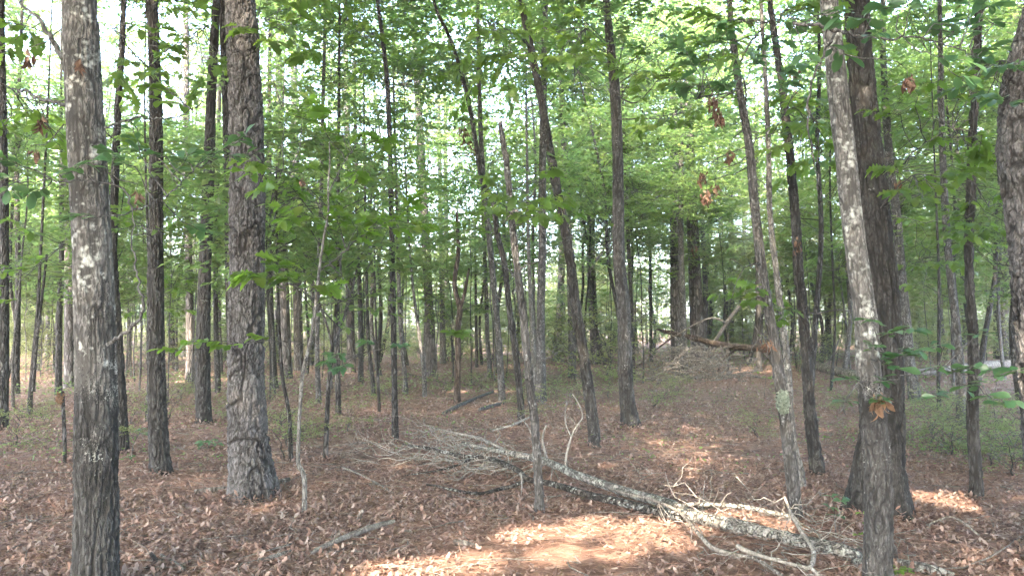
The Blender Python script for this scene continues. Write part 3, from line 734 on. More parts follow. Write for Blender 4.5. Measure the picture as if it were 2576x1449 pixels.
tree('AZ', 'young_tree', 'thin black stem leaning right behind the lichen-tufted oak', 'young tree',
     [(1849, 860, 9), (1856, 757, 8), (1869, 620, 7), (1883, 480, 6), (1890, 400, 4)], 'limb', None, 0, 8, 0.12, None, 0.05, YG)
tree('BD', 'young_tree', 'dark slim trunk behind the right end of the broken log', 'young tree',
     [(1910, 934, 20), (1909, 900, 14), (1908, 780, 12), (1906, 560, 10)], 'oak', None, 12, 10, 0.12, ft, 0.1, YG)
tree('BE', 'pine_tree', 'far pine behind the slim straight sapling row left of the centre', 'pine tree',
     [(884, 938, 26), (883, 900, 22), (881, 760, 20), (876, 500, 17), (872, 200, 14)], 'pine', None, 20, 14, 0.15, 'pine', 0.1, PN)
tree('BF', 'young_tree', 'dark slender tree just right of the far pine left of centre', 'young tree',
     [(908, 960, 17), (907, 930, 14), (906, 800, 12), (901, 600, 10), (893, 300, 8)], 'oak', None, 13, 10, 0.12, ft, 0.1, YG)
tree('BG', 'young_tree', 'small leaning tree with pale foot left of the thin upright dark sapling', 'young tree',
     [(940, 994, 13), (936, 940, 10), (926, 850, 9), (921, 700, 8), (918, 500, 6)], 'oak', None, 10, 9, 0.12, 'under', 0.08, YG)
tree('BH', 'young_tree', 'spindly sapling nearest to the left of the thin upright dark sapling', 'young tree',
     [(955, 1040, 9), (953, 990, 8), (949, 900, 7), (945, 780, 5)], 'oak', None, 5, 8, 0.1, 'under', 0.05, YG)
tree('BI', 'young_tree', 'straight grey tree between the thin upright dark sapling and the whitish leaning stem', 'young tree',
     [(1021, 992, 15), (1019, 950, 12), (1012, 860, 11), (1006, 770, 10), (1000, 600, 8), (992, 300, 6)], 'grey', None, 12, 10, 0.12, ft, 0.08, YG)
tree('BJ', 'oak_tree', 'far grey trunk with pale foot just right of the pale pinkish pine', 'oak tree',
     [(1115, 915, 18), (1114, 880, 15), (1112, 760, 13), (1109, 560, 12), (1104, 300, 10)], 'grey', None, 16, 10, 0.15, ft, 0.1, HW)
tree('BK', 'oak_tree', 'far dark trunk right beside the grey one behind the forked dead snag', 'oak tree',
     [(1128, 896, 22), (1127, 870, 17), (1124, 740, 14), (1121, 540, 12), (1120, 300, 10)], 'oak', None, 16, 10, 0.15, ft, 0.1, HW)
tree('BL', 'young_tree', 'thin dark far sapling halfway between the dead snag and the orange-footed tree', 'young tree',
     [(1199, 924, 9), (1199, 880, 8), (1197, 770, 7), (1195, 600, 5)], 'oak', None, 10, 8, 0.15, 'under', 0.08, YG)
tree('BM', 'young_tree', 'slim grey-mottled tree close left of the orange-footed tree', 'young tree',
     [(1234, 952, 14), (1231, 920, 12), (1226, 850, 11), (1224, 773, 10), (1218, 600, 9)], 'grey', None, 13, 10, 0.12, ft, 0.08, YG)
tree('BN', 'young_tree', 'thin far trunk left of the brush pile behind green bushes', 'young tree',
     [(1638, 910, 11), (1638, 860, 9), (1637, 740, 8), (1634, 500, 7)], 'oak', None, 13, 8, 0.15, ft, 0.08, YG)
tree('BO', 'young_tree', 'slim dark trunk touching the right side of the mottled grey oak', 'young tree',
     [(1592, 955, 14), (1591, 900, 11), (1587, 760, 10), (1580, 587, 9), (1572, 400, 7)], 'oak', None, 12, 10, 0.12, ft, 0.08, YG)
tree('BP', 'oak_tree', 'far dark trunk seen between the dark leaning oak and the pale blotched oak', 'oak tree',
     [(2089, 878, 22), (2088, 840, 17), (2086, 700, 15), (2082, 450, 13)], 'oak', None, 15, 10, 0.15, ft, 0.1, HW)
tree('BQ', 'oak_tree', 'pale-blotched mid-distance trunk high between the two middle leaning oaks', 'oak tree',
     [(1440, 950, 20), (1437, 800, 18), (1430, 560, 17), (1424, 450, 17), (1416, 320, 14), (1410, 120, 11)], 'grey', None, 14, 12, 0.12, ft, 0.1, HW)

# fork of the snag, fungus, lichen tuft: parts of their trees
def px_tube(T_, pts, mat, seg=8, n=14, name='branch', dy=0.0, label=None):
    Y = T_.g[1]
    P = np.array([at(x, y, Y + dy * i / max(1, len(pts) - 1)) - T_.g for i, (x, y, w) in enumerate(pts)])
    r = np.array([w * Y / FPX / 2 for _, _, w in pts])
    D = smooth_path(np.column_stack([P, r]), n)
    V, F = tube(D[:, :3], D[:, 3], seg)
    b = Bag(); b.add(V, F)
    o = link(name, b.mesh(name, [M[mat]]), T_.o)
    if label: o['label'] = label
    return o, D

px_tube(TREES['Z'], [(1156, 778, 10), (1166, 750, 9), (1173, 715, 8), (1180, 675, 5)], 'snag', name='fork')
px_tube(TREES['K'], [(84, 985, 10), (86, 940, 9), (92, 860, 8), (104, 760, 7), (118, 640, 6)], 'oak', name='stem')
px_tube(TREES['P'], [(840, 870, 8), (862, 810, 7), (884, 740, 6), (905, 660, 5), (960, 600, 3)], 'limb', name='branch', dy=0.3)
px_tube(TREES['P'], [(838, 885, 6), (826, 830, 6), (806, 770, 5), (786, 700, 4)], 'limb', name='branch', dy=-0.3)

def blob_patch(T_, px, py, rx, rz, mat, name, n=260, size=0.03, label=None, back=0.0):
    """a rough clump of small curled flakes on a trunk"""
    Y = T_.g[1]
    c = at(px, py, Y - back) - T_.g
    u = norm(R.normal(0, 1, (n, 3))); u[:, 1] = -np.abs(u[:, 1])
    pos = c + u * np.array([rx, min(rx, 0.07), rz]) * R.uniform(0.75, 1.0, (n, 1))
    V, F = place(low_leaf(0.42, 0.5, 0.6), pos, norm(R.normal(0, 1, (n, 3)) + np.array([0, 0, 0.4])), u + R.normal(0, .4, u.shape), size * R.uniform(0.6, 1.4, n))
    b = Bag(); b.add(V, F)
    o = link(name, b.mesh(name, [M[mat]], False), T_.o)
    if label: o['label'] = label
blob_patch(TREES['AO'], 1968, 1012, 0.052, 0.10, 'lichen_tuft', 'lichen_tuft', 420, 0.022, 'round pale green lichen tuft', 0.09)
blob_patch(TREES['L'], 152, 1005, 0.028, 0.065, 'tan', 'bracket_fungus', 60, 0.035, 'orange-tan bracket fungus', 0.02)

# ------------------------------------------------------------------ leafy crowns (shared meshes)
CANOPY = [crown_mesh('canopy', 330, 2.7, 2.4, 0.135, 12, 0.9) for _ in range(4)]
UNDER = [crown_mesh('understory_crown', 270, 1.6, 1.5, 0.120, 11, 0.6, w=0.29) for _ in range(5)]
MIDC = [crown_mesh('leafy_crown', 340, 2.2, 2.5, 0.140, 11, 0.75, w=0.29) for _ in range(4)]
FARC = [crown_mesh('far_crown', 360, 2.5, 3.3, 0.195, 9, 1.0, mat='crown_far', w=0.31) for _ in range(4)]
PINEC = [needle_crown('needle_crown', 420, 2.2, 2.6) for _ in range(2)]
BUSH = [crown_mesh('bush_crown', 150, 0.95, 0.8, 0.07, 9, 0.45, mat='crown_far', w=0.28, limbs=0.3) for _ in range(3)]

# where sun reaches the floor in the photograph the canopy is open towards the sun
GAPS = [(px, py, r) for px, py, r in [
    (1330, 1345, .22), (1480, 1330, .26), (1620, 1335, .26), (1760, 1320, .24), (1860, 1305, .22), (1960, 1330, .16),
    (1180, 1420, .24), (1400, 1395, .22), (1560, 1385, .2), (960, 1446, .2), (1060, 1440, .22), (1700, 1370, .14), (2380, 1262, .26), (2320, 1255, .2), (2440, 1280, .14),
    (480, 958, .6), (575, 953, .5), (1265, 985, .25), (1150, 985, .25), (500, 945, .5)]]
GAP_P = np.array([ground(a, b) for a, b, _ in GAPS]); GAP_R = np.array([c * (0.68 if py < 1e4 and py > 1000 else 1.0) for _, py, c in GAPS])
def line_dist(c):
    v = np.asarray(c)[None] - GAP_P
    s = v @ SUN_DIR
    d = np.linalg.norm(v - s[:, None] * SUN_DIR, axis=1)
    return np.where(s > 0, d, 1e9)

def open_gaps(me, Mw):
    """the same crown without the leaves and twigs that stand in a sun gap"""
    nv, nf = len(me.vertices), len(me.polygons)
    V = np.empty(nv * 3, np.float32); me.vertices.foreach_get('co', V); V = V.reshape(-1, 3)
    F = np.empty(nf * 3, np.int32); me.loops.foreach_get('vertex_index', F); F = F.reshape(-1, 3)
    mi = np.empty(nf, np.int32); me.polygons.foreach_get('material_index', mi)
    A = np.array(Mw)
    Wc = V[F].mean(1) @ A[:3, :3].T + A[:3, 3]
    kill = np.zeros(nf, bool)
    for p, r in zip(GAP_P, GAP_R):
        v = Wc - p; s = v @ SUN_DIR
        d2 = (v * v).sum(1) - s * s
        kill |= (d2 < (r * 1.0 + 0.06) ** 2) & (s > 1.0)
    F, mi = F[~kill], mi[~kill]
    used = np.unique(F); mp = np.zeros(nv, np.int32); mp[used] = np.arange(len(used))
    return mesh_np(me.name, V[used], mp[F], list(me.materials), False, mi)

NCUT = 0
def put_crown(parent, pg, me, loc, sc, rad, name='crown', gaps=True):
    """loc relative to the parent, whose own world position is pg"""
    global NCUT
    rz = R.uniform(0, 2 * math.pi)
    o = bpy.data.objects.new(name, me)
    o.location = [float(c) for c in loc]
    o.rotation_euler = (R.normal(0, .08), R.normal(0, .08), rz)
    o.scale = [float(c) for c in sc]
    wc = np.asarray(pg) + np.array(parent.rotation_euler.to_matrix() @ Vector([float(q) for q in loc]))
    if gaps and NCUT < 160:
        d = line_dist(wc)
        if (d < GAP_R + rad * max(sc) + 0.3).any():
            Mw = Matrix.Translation(Vector(pg)) @ parent.rotation_euler.to_matrix().to_4x4() @ Matrix.Translation(o.location) @ o.rotation_euler.to_matrix().to_4x4() @ Matrix.Diagonal((*o.scale, 1))
            o.data = open_gaps(me, Mw); NCUT += 1
    COL.objects.link(o); o.parent = parent
    return o

for k, T_ in TREES.items():
    if not T_.crown_spec: continue
    top = T_.P[-1]; H = top[2]
    Y = T_.g[1]
    if T_.crown_spec == 'canopy':
        s = 1.0 if H > 12 else 0.85
        z = max(H - 1.6, 5)
        put_crown(T_.o, T_.g, CANOPY[R.integers(4)], top + [0, 0, -1.2], (s * 1.05, s * 1.05, s), 2.7)
        if Y < 11:  # two more unseen crowns above the frame, added to shade the floor
            for _ in range(2):
                put_crown(T_.o, T_.g, CANOPY[R.integers(4)], top + [R.normal(0, 1.5), R.normal(-.5, 1.2), R.uniform(-2.6, -.6)], (1.15, 1.15, 1.0), 2.7)
        if Y > 13:
            z2 = H * R.uniform(0.55, 0.68)
            q = np.array([np.interp(z2, T_.P[:, 2], T_.P[:, c]) for c in range(3)])
            put_crown(T_.o, T_.g, MIDC[R.integers(4)], q, (0.9, 0.9, 0.75), 2.4)
    elif T_.crown_spec == 'under':
        q = T_.P[-1]
        put_crown(T_.o, T_.g, UNDER[R.integers(5)], q + [0, 0, 0.1], (0.85, 0.85, 0.8), 1.5)
    elif T_.crown_spec == 'pine':
        put_crown(T_.o, T_.g, PINEC[R.integers(2)], top + [0, 0, -0.8], (1.1, 1.1, 1.0), 2.6)

for dx, dy, dz in ((2.4, -1.2, -3.2), (3.6, .6, -2.4), (1.2, -2.8, -2.8), (4.2, -1.6, -3.6)):  # extra unseen crowns spread over the camera, added to shade the mid-distance floor
    T_ = TREES['A']; put_crown(T_.o, T_.g, CANOPY[R.integers(4)], T_.P[-1] + [dx, dy, dz], (1.1, 1.1, .8), 2.7)
for key in ('AG', 'AN', 'BN', 'BO', 'BA', 'AM', 'AL', 'AI', 'BQ'):
    T_ = TREES[key]
    for f in (.52, .72, .9):
        z2 = T_.P[-1, 2] * (f if T_.P[-1, 2] < 16 else f * .7)
        q = np.array([np.interp(z2, T_.P[:, 2], T_.P[:, c]) for c in range(3)])
        put_crown(T_.o, T_.g, MIDC[R.integers(4)], q + [R.normal(0, .8), R.normal(0, .6), 0], (1.0, 1.0, .8), 2.4)

# ------------------------------------------------------------------ the rest of the wood
FILLT = []
def fill_trunk(mat, H=12.0, r0=0.065, seg=9):
    n = 7
    z = np.linspace(-0.1, H, n)
    P = np.stack([np.cumsum(R.normal(0, 0.14, n)), np.cumsum(R.normal(0, 0.14, n)), z], 1); P -= P[0] * [1, 1, 0]
    r = r0 * np.array([1.25, 0.92, 0.82, 0.7, 0.56, 0.4, 0.2])
    D = smooth_path(np.column_stack([P, r]), 26)
    b = Bag(); b.add(*tube(D[:, :3], D[:, 3], seg))
    for k in range(8):
        i = R.integers(5, 24); th = R.uniform(0, 6.28); L = R.uniform(0.4, 1.5)
        d = np.array([math.cos(th), math.sin(th), R.uniform(0.0, 0.9)])
        b.add(*tube(wiggle(D[i, :3], D[i, :3] + d * L, 5, .15), np.linspace(D[i, 3] * 0.3, .004, 5), 4))
    return b.mesh('trunk', [M[mat]])
FILLT = [fill_trunk('oak'), fill_trunk('grey'), fill_trunk('oak'), fill_trunk('grey'), fill_trunk('oak')]
PINET = [fill_trunk('pine', 18.0, 0.15, 11) for _ in range(2)]

occupied = [(T_.g[0], T_.g[1]) for T_ in TREES.values()]
def free(x, y, dmin):
    return all((x - a) ** 2 + (y - b) ** 2 > dmin * dmin for a, b in occupied)

def in_corridor(x, y):
    h = SUN_DIR[:2] / np.linalg.norm(SUN_DIR[:2])
    v = np.array([x, y]) - GAP_P[:, :2]
    s = v @ h; d = np.linalg.norm(v - s[:, None] * h, axis=1)
    return bool(((s > 0) & (s < 16) & (d < GAP_R + .15)).any())

LAB = {
    'mid': ('hardwood_tree', 'slender hardwood among many alike in the middle depth of the wood', 'hardwood tree', 'slender hardwoods in the middle depth of the wood'),
    'far': ('hardwood_tree', 'distant thin hardwood with sunlit pale green crown deep in the wood', 'hardwood tree', 'distant hardwoods deep in the wood'),
    'pine': ('pine_tree', 'distant straight pine trunk deep in the wood', 'pine tree', 'distant pines deep in the wood'),
    'round': ('hardwood_tree', 'tall canopy hardwood standing beside the open foreground', 'hardwood tree', 'canopy trees round the foreground'),
    'sap': ('sapling', 'leafy understory sapling with a thin stem and layered leaves', 'sapling', 'leafy understory saplings'),
    'shrub': ('low_shrub', 'knee-high sparse green shrub growing through the leaf litter', 'shrub', 'knee-high shrubs in the leaf litter'),
    'near_sap': ('sapling', 'leafy understory sapling among the nearer trunks', 'sapling', 'leafy understory saplings'),
    'bush': ('bush', 'low green bush with small leaves growing between far trunks', 'bush', 'low bushes between far trunks'),
}
def fill_tree(x, y, kind):
    nm, lab, cat, grp = LAB[kind]
    g = np.array([x, y, float(terrain(x, y))])
    t = thing(nm, g, lab, cat, grp)
    lean = R.normal(0, 0.035, 2)
    t.rotation_euler = (lean[0], lean[1], R.uniform(0, 6.28))
    occupied.append((x, y))
    if kind == 'pine':
        f = R.uniform(0.7, 1.25); h = R.uniform(0.95, 1.2)
        o = link('trunk', PINET[R.integers(2)], t); o.scale = (f, f, h)
        put_crown(t, g, PINEC[R.integers(2)], (0, 0, 18 * h - 1), (1.2, 1.2, 1.1), 2.6, gaps=False)
        return t
    if kind == 'mid':
        f = R.uniform(0.5, 1.25) ; h = R.uniform(0.7, 1.1)
        o = link('trunk', FILLT[R.integers(5)], t); o.scale = (f, f, h)
        H = 12 * h
        if R.uniform() < (.55 if y < 23 else .06): put_crown(t, g, CANOPY[R.integers(4)], (0, 0, H - 0.8), (.9, .9, .9), 2.7)
        if R.uniform() < .5: put_crown(t, g, MIDC[R.integers(4)], (R.normal(0, .5), R.normal(0, .5), H * R.uniform(.78, .98)), (1.1, 1.1, R.uniform(.7, 1)), 2.4)
        put_crown(t, g, MIDC[R.integers(4)], (R.normal(0, .4), R.normal(0, .4), H * R.uniform(.42, .68)), (.95, .95, R.uniform(.6, .95)), 2.4)
    elif kind == 'far':
        f = R.uniform(0.7, 1.7); h = R.uniform(0.9, 1.35)
        o = link('trunk', FILLT[R.integers(5)], t); o.scale = (f, f, h)
        H = 12 * h
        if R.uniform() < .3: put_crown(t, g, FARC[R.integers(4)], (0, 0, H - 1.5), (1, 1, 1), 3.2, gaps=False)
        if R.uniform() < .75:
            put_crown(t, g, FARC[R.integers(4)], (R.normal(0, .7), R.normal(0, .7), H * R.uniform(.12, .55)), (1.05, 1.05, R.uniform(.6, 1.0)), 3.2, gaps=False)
    elif kind == 'round':
        f = R.uniform(1.0, 2.0); h = R.uniform(0.95, 1.2)
        o = link('trunk', FILLT[R.integers(5)], t); o.scale = (f, f, h)
        H = 12 * h
        put_crown(t, g, CANOPY[R.integers(4)], (0, 0, H - 0.6), (1.25, 1.25, 1.1), 3.1)
        if R.uniform() < .7: put_crown(t, g, CANOPY[R.integers(4)], (R.normal(0, 1), R.normal(0, 1), H - 3.4), (.95, .95, .85), 2.7)
    elif kind in ('sap', 'near_sap'):
        h = R.uniform(0.25, 0.62); f = R.uniform(.22, .4)
        o = link('trunk', FILLT[R.integers(5)], t); o.scale = (f, f, h)
        H = 12 * h
        s = R.uniform(.7, 1.1)
        put_crown(t, g, UNDER[R.integers(5)], (0, 0, max(H - 0.5, 1.2 * s)), (s, s, s * R.uniform(.6, .95)), 1.5)
    elif kind in ('bush', 'shrub'):
        s = R.uniform(.7, 1.7) if kind == 'bush' else R.uniform(.28, .5)
        b = link('stem', FILLT[R.integers(5)], t); b.scale = (.14, .14, .07 * s); b.rotation_euler = (R.normal(0, .25), R.normal(0, .25), 0)
        put_crown(t, g, BUSH[R.integers(3)], (0, 0, 0.7 * s), (s, s, s), 0.8, gaps=False)
    return t

def scatter(n, y0, y1, dmin, kind, spread=0.70, power=1.0, avoid=None, tries=40):
    k = 0
    for _ in range(n * tries):
        if k >= n: break
        y = y0 + (y1 - y0) * R.uniform() ** power
        x = R.uniform(-1, 1) * (spread * y + 2.5)
        if not free(x, y, dmin) or (avoid and avoid(x, y)) or in_corridor(x, y): continue
        fill_tree(x, y, kind if isinstance(kind, str) else kind[R.integers(len(kind))]); k += 1
    return k

def px_of(x, y): return IMG_W / 2 + x / y * FPX
def lane(x, y):
    p = px_of(x, y)
    return (y < 24 and 1430 < p < 1560) or (y < 27 and 1610 < p < 1990) or (y < 22 and (560 < p < 680 or 1000 < p < 1240)) or (y < 15 and 1240 < p < 2100)
scatter(62, 14.5, 33, 1.5, 'mid', avoid=lane)
scatter(18, 30, 60, 2.0, 'pine')
scatter(175, 29, 66, 1.1, 'far', power=0.8)
scatter(62, 13.5, 32, 1.0, 'near_sap', avoid=lambda x, y: lane(x, y) or (y < 28 and 1390 < px_of(x, y) < 1720) or (y < 27 and px_of(x, y) > 1990))
scatter(110, 22, 58, 0.7, 'sap')
scatter(240, 26, 66, 0.6, 'bush', avoid=lambda x, y: (y < 34 and 930 < px_of(x, y) < 1300) or (y < 36 and 1600 < px_of(x, y) < 2000) or (y < 30 and px_of(x, y) > 1380))
for px, yy in ((1450, 22), (1530, 24)):
    fill_tree((px - IMG_W / 2) / FPX * yy, yy, 'bush')
for px, yy in ((2380, 9.5), (2480, 8.6), (2540, 8.0), (2330, 10.5), (2560, 10.0), (2440, 11.0), (2500, 12.5), (2370, 13.0), (720, 9.0), (765, 10.5), (600, 13.0), (460, 17.0), (330, 9.6), (1000, 15.0), (1450, 15.5), (1530, 17.0), (1345, 12.8),
               (1120, 18.0), (880, 11.5), (60, 10.0), (120, 13.0), (1640, 15.0), (1700, 17.5), (1900, 11.0), (2120, 14.0), (2180, 17.0), (680, 16.0), (1210, 20.0), (1400, 19.0), (940, 19.0), (250, 15.0), (430, 12.5)):
    fill_tree((px - IMG_W / 2) / FPX * yy, yy, 'shrub')
# canopy trees beside and behind the camera: they shade the foreground
for _ in range(1500):
    x, y = R.uniform(-17, 17), R.uniform(-19, 14)
    if abs(x) < 0.76 * y + 2.6 and y > -2.2: continue
    if x * x + y * y < 6.0 or not free(x, y, 2.0) or in_corridor(x, y): continue
    fill_tree(x, y, 'round')

# a far-off mass of wood closing the view
def far_wood():
    n = 26000
    y = R.uniform(66, 105, n); x = R.uniform(-1, 1, n) * (y * 0.82)
    z = 0.4 + R.uniform(0, 1, n) ** 0.9 * (5.5 + 5 * vnoise(x * .12, y * .12, x * 0, 5))
    lump = vnoise(x * .33, y * .33, z * .33, 8)
    keep = lump > -0.25
    x, y, z = x[keep], y[keep], z[keep]; n = len(x)
    pos = np.stack([x, y, z + terrain(x, y)], 1)
    V, F = place(low_leaf(0.36), pos, R.normal(0, 1, (n, 3)) * [1, 1, .4], R.normal(0, .5, (n, 3)) + [0, 0, 1], R.uniform(.30, .62, n))
    b = Bag(); b.add(V, F, 0)
    k = 220
    yy = R.uniform(66, 100, k); xx = R.uniform(-1, 1, k) * yy * .8; zz = terrain(xx, yy)
    P0 = np.stack([xx, yy, zz - .1], 1); P1 = P0 + np.stack([R.normal(0, .5, k), R.normal(0, .5, k), R.uniform(5, 12, k)], 1)
    b.add(*thin_tubes(P0, P1, R.uniform(.07, .18, k), np.full(k, .03)), 1)
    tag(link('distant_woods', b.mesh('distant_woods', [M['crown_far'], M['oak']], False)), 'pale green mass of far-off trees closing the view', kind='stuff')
far_wood()

# ------------------------------------------------------------------ floor litter
def litter():
    b = Bag()
    def zone(n, y0, y1, tm, s0, s1, tiltn, m=0, spread=.82):
        y = np.sqrt(R.uniform(y0 * y0, y1 * y1, n)); x = R.uniform(-1, 1, n) * (y * spread + .6)
        # patchy: leaves drift together, pine straw between
        w = vnoise(x * .9, y * .9, x * 0, 77) + .5 * vnoise(x * 2.7, y * 2.7, x * 0, 78)
        k = R.uniform(-.9, .6, n) < w + .3
        x, y = x[k], y[k]; n = len(x)
        z = terrain(x, y) + R.uniform(0.004, 0.035, n)
        ax = np.stack([R.normal(0, 1, n), R.normal(0, 1, n), R.normal(0, .28, n)], 1)
        nor = np.stack([R.normal(0, tiltn, n), R.normal(0, tiltn, n), np.where(R.uniform(size=n) < .5, 1., -1.)], 1)
        V, F = place(tm, np.stack([x, y, z], 1), ax, nor, R.uniform(s0, s1, n))
        b.add(V, F, m)
    A1 = strip_leaf([0, .2, .34, .48, .66, .82, 1], [.02, .15, .09, .26, .13, .2, .02], .35, .35, .5)
    A2 = strip_leaf([0, .3, .65, 1], [.02, .17, .2, .02], .6, -.45, .6)
    A3 = strip_leaf([0, .3, .65, 1], [.02, .2, .24, .02], -.3, .5, -.5)
    zone(20000, 3.4, 7, A1, .030, .066, .36)
    zone(36000, 3.4, 9, A2, .018, .052, .42)
    zone(28000, 3.4, 9, A3, .018, .052, .42)
    zone(22000, 8.8, 16, A2, .030, .068, .5)
    zone(26000, 8.8, 16, low_leaf(.25, .5, .5), .030, .068, .5)
    zone(30000, 15.5, 36, low_leaf(.28, .6, .6), .05, .095, .6)
    # leaves banked against the feet of the nearer trunks
    for T_ in TREES.values():
        if T_.g[1] > 16: continue
        r0 = float(T_.r[0]); n = int(60 + 900 * r0)
        th = R.uniform(0, 2 * math.pi, n); q = np.abs(R.normal(0, .10 + r0 * .5, n))
        x = T_.g[0] + np.cos(th) * (r0 * .95 + q); y = T_.g[1] + np.sin(th) * (r0 * .95 + q)
        z = terrain(x, y) + (.03 + .25 * r0) * np.exp(-q / (.06 + r0 * .35)) * R.uniform(.2, 1.1, n) + .01
        V, F = place(A2, np.stack([x, y, z], 1), np.stack([np.cos(th), np.sin(th), R.normal(-.3, .3, n)], 1) + R.normal(0, .7, (n, 3)), R.normal(0, .5, (n, 3)) + [0, 0, 1], R.uniform(.03, .07, n))
        b.add(V, F, 0)
    tag(link('fallen_leaves', b.mesh('fallen_leaves', [M['litter']], False)), 'brown and grey-pink fallen oak leaves covering the ground', kind='stuff')
    # pine straw
    c = Bag()
    def straw(n, y0, y1, L, wd):
        y = np.sqrt(R.uniform(y0 * y0, y1 * y1, n)); x = R.uniform(-1, 1, n) * (y * .82 + .6)
        w = vnoise(x * .55 + 9, y * .55, x * 0, 90) + .4 * vnoise(x * 2, y * 2, x * 0, 91)
        k = R.uniform(-1.0, .6, n) < w + .25
        x, y = x[k], y[k]; n = len(x)
        z = terrain(x, y) + R.uniform(.006, .040, n)
        th = R.uniform(0, 2 * math.pi, n)
        ax = np.stack([np.cos(th), np.sin(th), R.normal(0, .14, n)], 1)
        T = (np.array([[-wd, 0, 0], [wd, 0, 0], [wd * .9, .5, .05], [-wd * .9, .5, .05], [0, 1, 0]]), np.array([(0, 1, 2), (0, 2, 3), (3, 2, 4)]))
        V, F = place(T, np.stack([x, y, z], 1), ax, R.normal(0, .5, (n, 3)) + [0, 0, 1], L * R.uniform(.6, 1.2, n))
        c.add(V, F)
    straw(90000, 3.4, 9, .15, .008)
    straw(34000, 8.8, 18, .18, .015)
    tag(link('pine_straw', c.mesh('pine_straw', [M['straw']], False)), 'reddish brown pine needles strewn over the ground', kind='stuff')
litter()

def ground_cover():
    b = Bag()
    def patch(cx, cy, rx, ry, n, lf=.05, hmax=.22):
        x = R.normal(cx, rx, n); y = R.normal(cy, ry, n); k = y > 4.6; x, y = x[k], y[k]; n = len(x)
        z = terrain(x, y) + R.uniform(.02, hmax, n)
        pos = np.stack([x, y, z], 1)
        V, F = place(low_leaf(.25), pos, np.stack([R.normal(0, 1, n), R.normal(0, 1, n), R.normal(.1, .25, n)], 1), R.normal(0, .35, (n, 3)) + [0, 0, 1], lf * R.uniform(.6, 1.3, n))
        b.add(V, F, 0)
        m = n // 3
        g0 = pos[:m].copy(); g0[:, 2] = terrain(g0[:, 0], g0[:, 1]); g0[:, :2] += R.normal(0, .03, (m, 2))
        b.add(*thin_tubes(g0, pos[:m], np.full(m, .002), np.full(m, .001)), 1)
    for px, py, rx, ry, n in ((2440, 1130, .9, 1.0, 1700), (2380, 1040, .8, 1.2, 500), (2150, 1010, 1.0, 1.2, 200), (2530, 1150, .5, .7, 500), (720, 1100, .35, .6, 240), (300, 1150, .3, .4, 90), (520, 965, 1.2, 1.5, 420),
                              (1470, 960, 1.2, 1.6, 520), (1350, 1005, .35, .3, 420), (1180, 945, 1.2, 1.2, 200), (880, 1020, .9, 1.2, 260), (1700, 1010, 1.2, 1.2, 200),
                              (60, 1150, .6, .5, 160), (2330, 1060, .5, .8, 260), (1640, 945, 1.4, 1.8, 420), (620, 1010, 1.2, 1.5, 260), (1850, 1050, 1.0, 1.0, 140)):
        g = ground(px, py); patch(g[0], g[1], rx, ry, n)
    for _ in range(330):
        y = R.uniform(8, 34); x = R.uniform(-.75, .75) * y
        patch(x, y, .35, .35, int(R.uniform(8, 36)))
    for _ in range(260):
        y = R.uniform(17, 46); x = R.uniform(-.75, .75) * y
        if y < 30 and 1560 < px_of(x, y) < 1960: continue
        patch(x, y, .6, .6, int(R.uniform(20, 60)), .10, R.uniform(.2, .6))
    tag(link('ground_cover', b.mesh('ground_cover', [M['crown'], M['limb']], False)), 'thin low green seedlings dotted over the leaf litter', kind='stuff')
ground_cover()


LANDMARK = {'A': 'the lichen-spotted oak', 'B': 'the big pine', 'C': 'the straight dark ridged oak', 'W': 'the thin upright dark sapling', 'Z': 'the forked dead snag', 'AF': 'the long slim leaning oak',
            'AG': 'the mottled grey oak', 'AL': 'the big far pine', 'AO': 'the lichen-tufted oak', 'AS': 'the stout dark oak', 'AV': 'the crooked-footed grey oak', 'G': 'the left-edge trunk', 'X': 'the pale pinkish pine'}
ORD = ['first', 'second', 'third', 'fourth', 'fifth', 'sixth', 'seventh', 'eighth', 'ninth', 'tenth', 'eleventh', 'twelfth', 'thirteenth', 'fourteenth', 'fifteenth', 'sixteenth']
def name_apart(stem, what):
    marks = sorted((px_of(TREES[k].g[0], TREES[k].g[1]), v) for k, v in LANDMARK.items())
    got = {}
    for o in COL.objects:
        if o.parent is None and o.get('label') == what[0]:
            p = px_of(o.location.x, o.location.y)
            i = max([q for q in range(len(marks)) if marks[q][0] <= p], default=-1)
            got.setdefault(i, []).append((p, o))
    for i, lst in got.items():
        lst.sort(key=lambda z: z[0])
        if i < 0: lst.reverse()
        for n, (p, o) in enumerate(lst):
            o['label'] = '%s, %s of its kind %s %s' % (what[1], ORD[min(n, 15)], 'right of' if i >= 0 else 'left of', marks[max(i, 0)][1])
name_apart('hardwood_tree', (LAB['mid'][1], 'slender middle-distance hardwood'))
name_apart('sapling', (LAB['near_sap'][1], 'leafy understory sapling'))
name_apart('low_shrub', (LAB['shrub'][1], 'knee-high sparse shrub'))
name_apart('pine_tree', (LAB['pine'][1], 'distant straight pine'))

# ------------------------------------------------------------------ near branches with single leaves
def leaf_variants(kind):
    out = []
    for k in range(4):
        f, dr, tw = R.uniform(.1, .45), R.uniform(.05, .5), R.uniform(-.5, .5)
        ts, ws = {'oak': OAK, 'obo': OBO}[kind]
        ws = [w * R.uniform(.9, 1.12) for w in ws]
        out.append(strip_leaf(ts, ws, f, dr, tw))
    return out
LEAFM = {}
for kind in ('oak', 'obo'):
    for k, (V, F) in enumerate(leaf_variants(kind)):
        for mt in ('leaf_oak', 'leaf_bright', 'leaf_blue'):
            LEAFM.setdefault((kind, mt), []).append(mesh_np('leaf', V, F, [M[mt]], True))

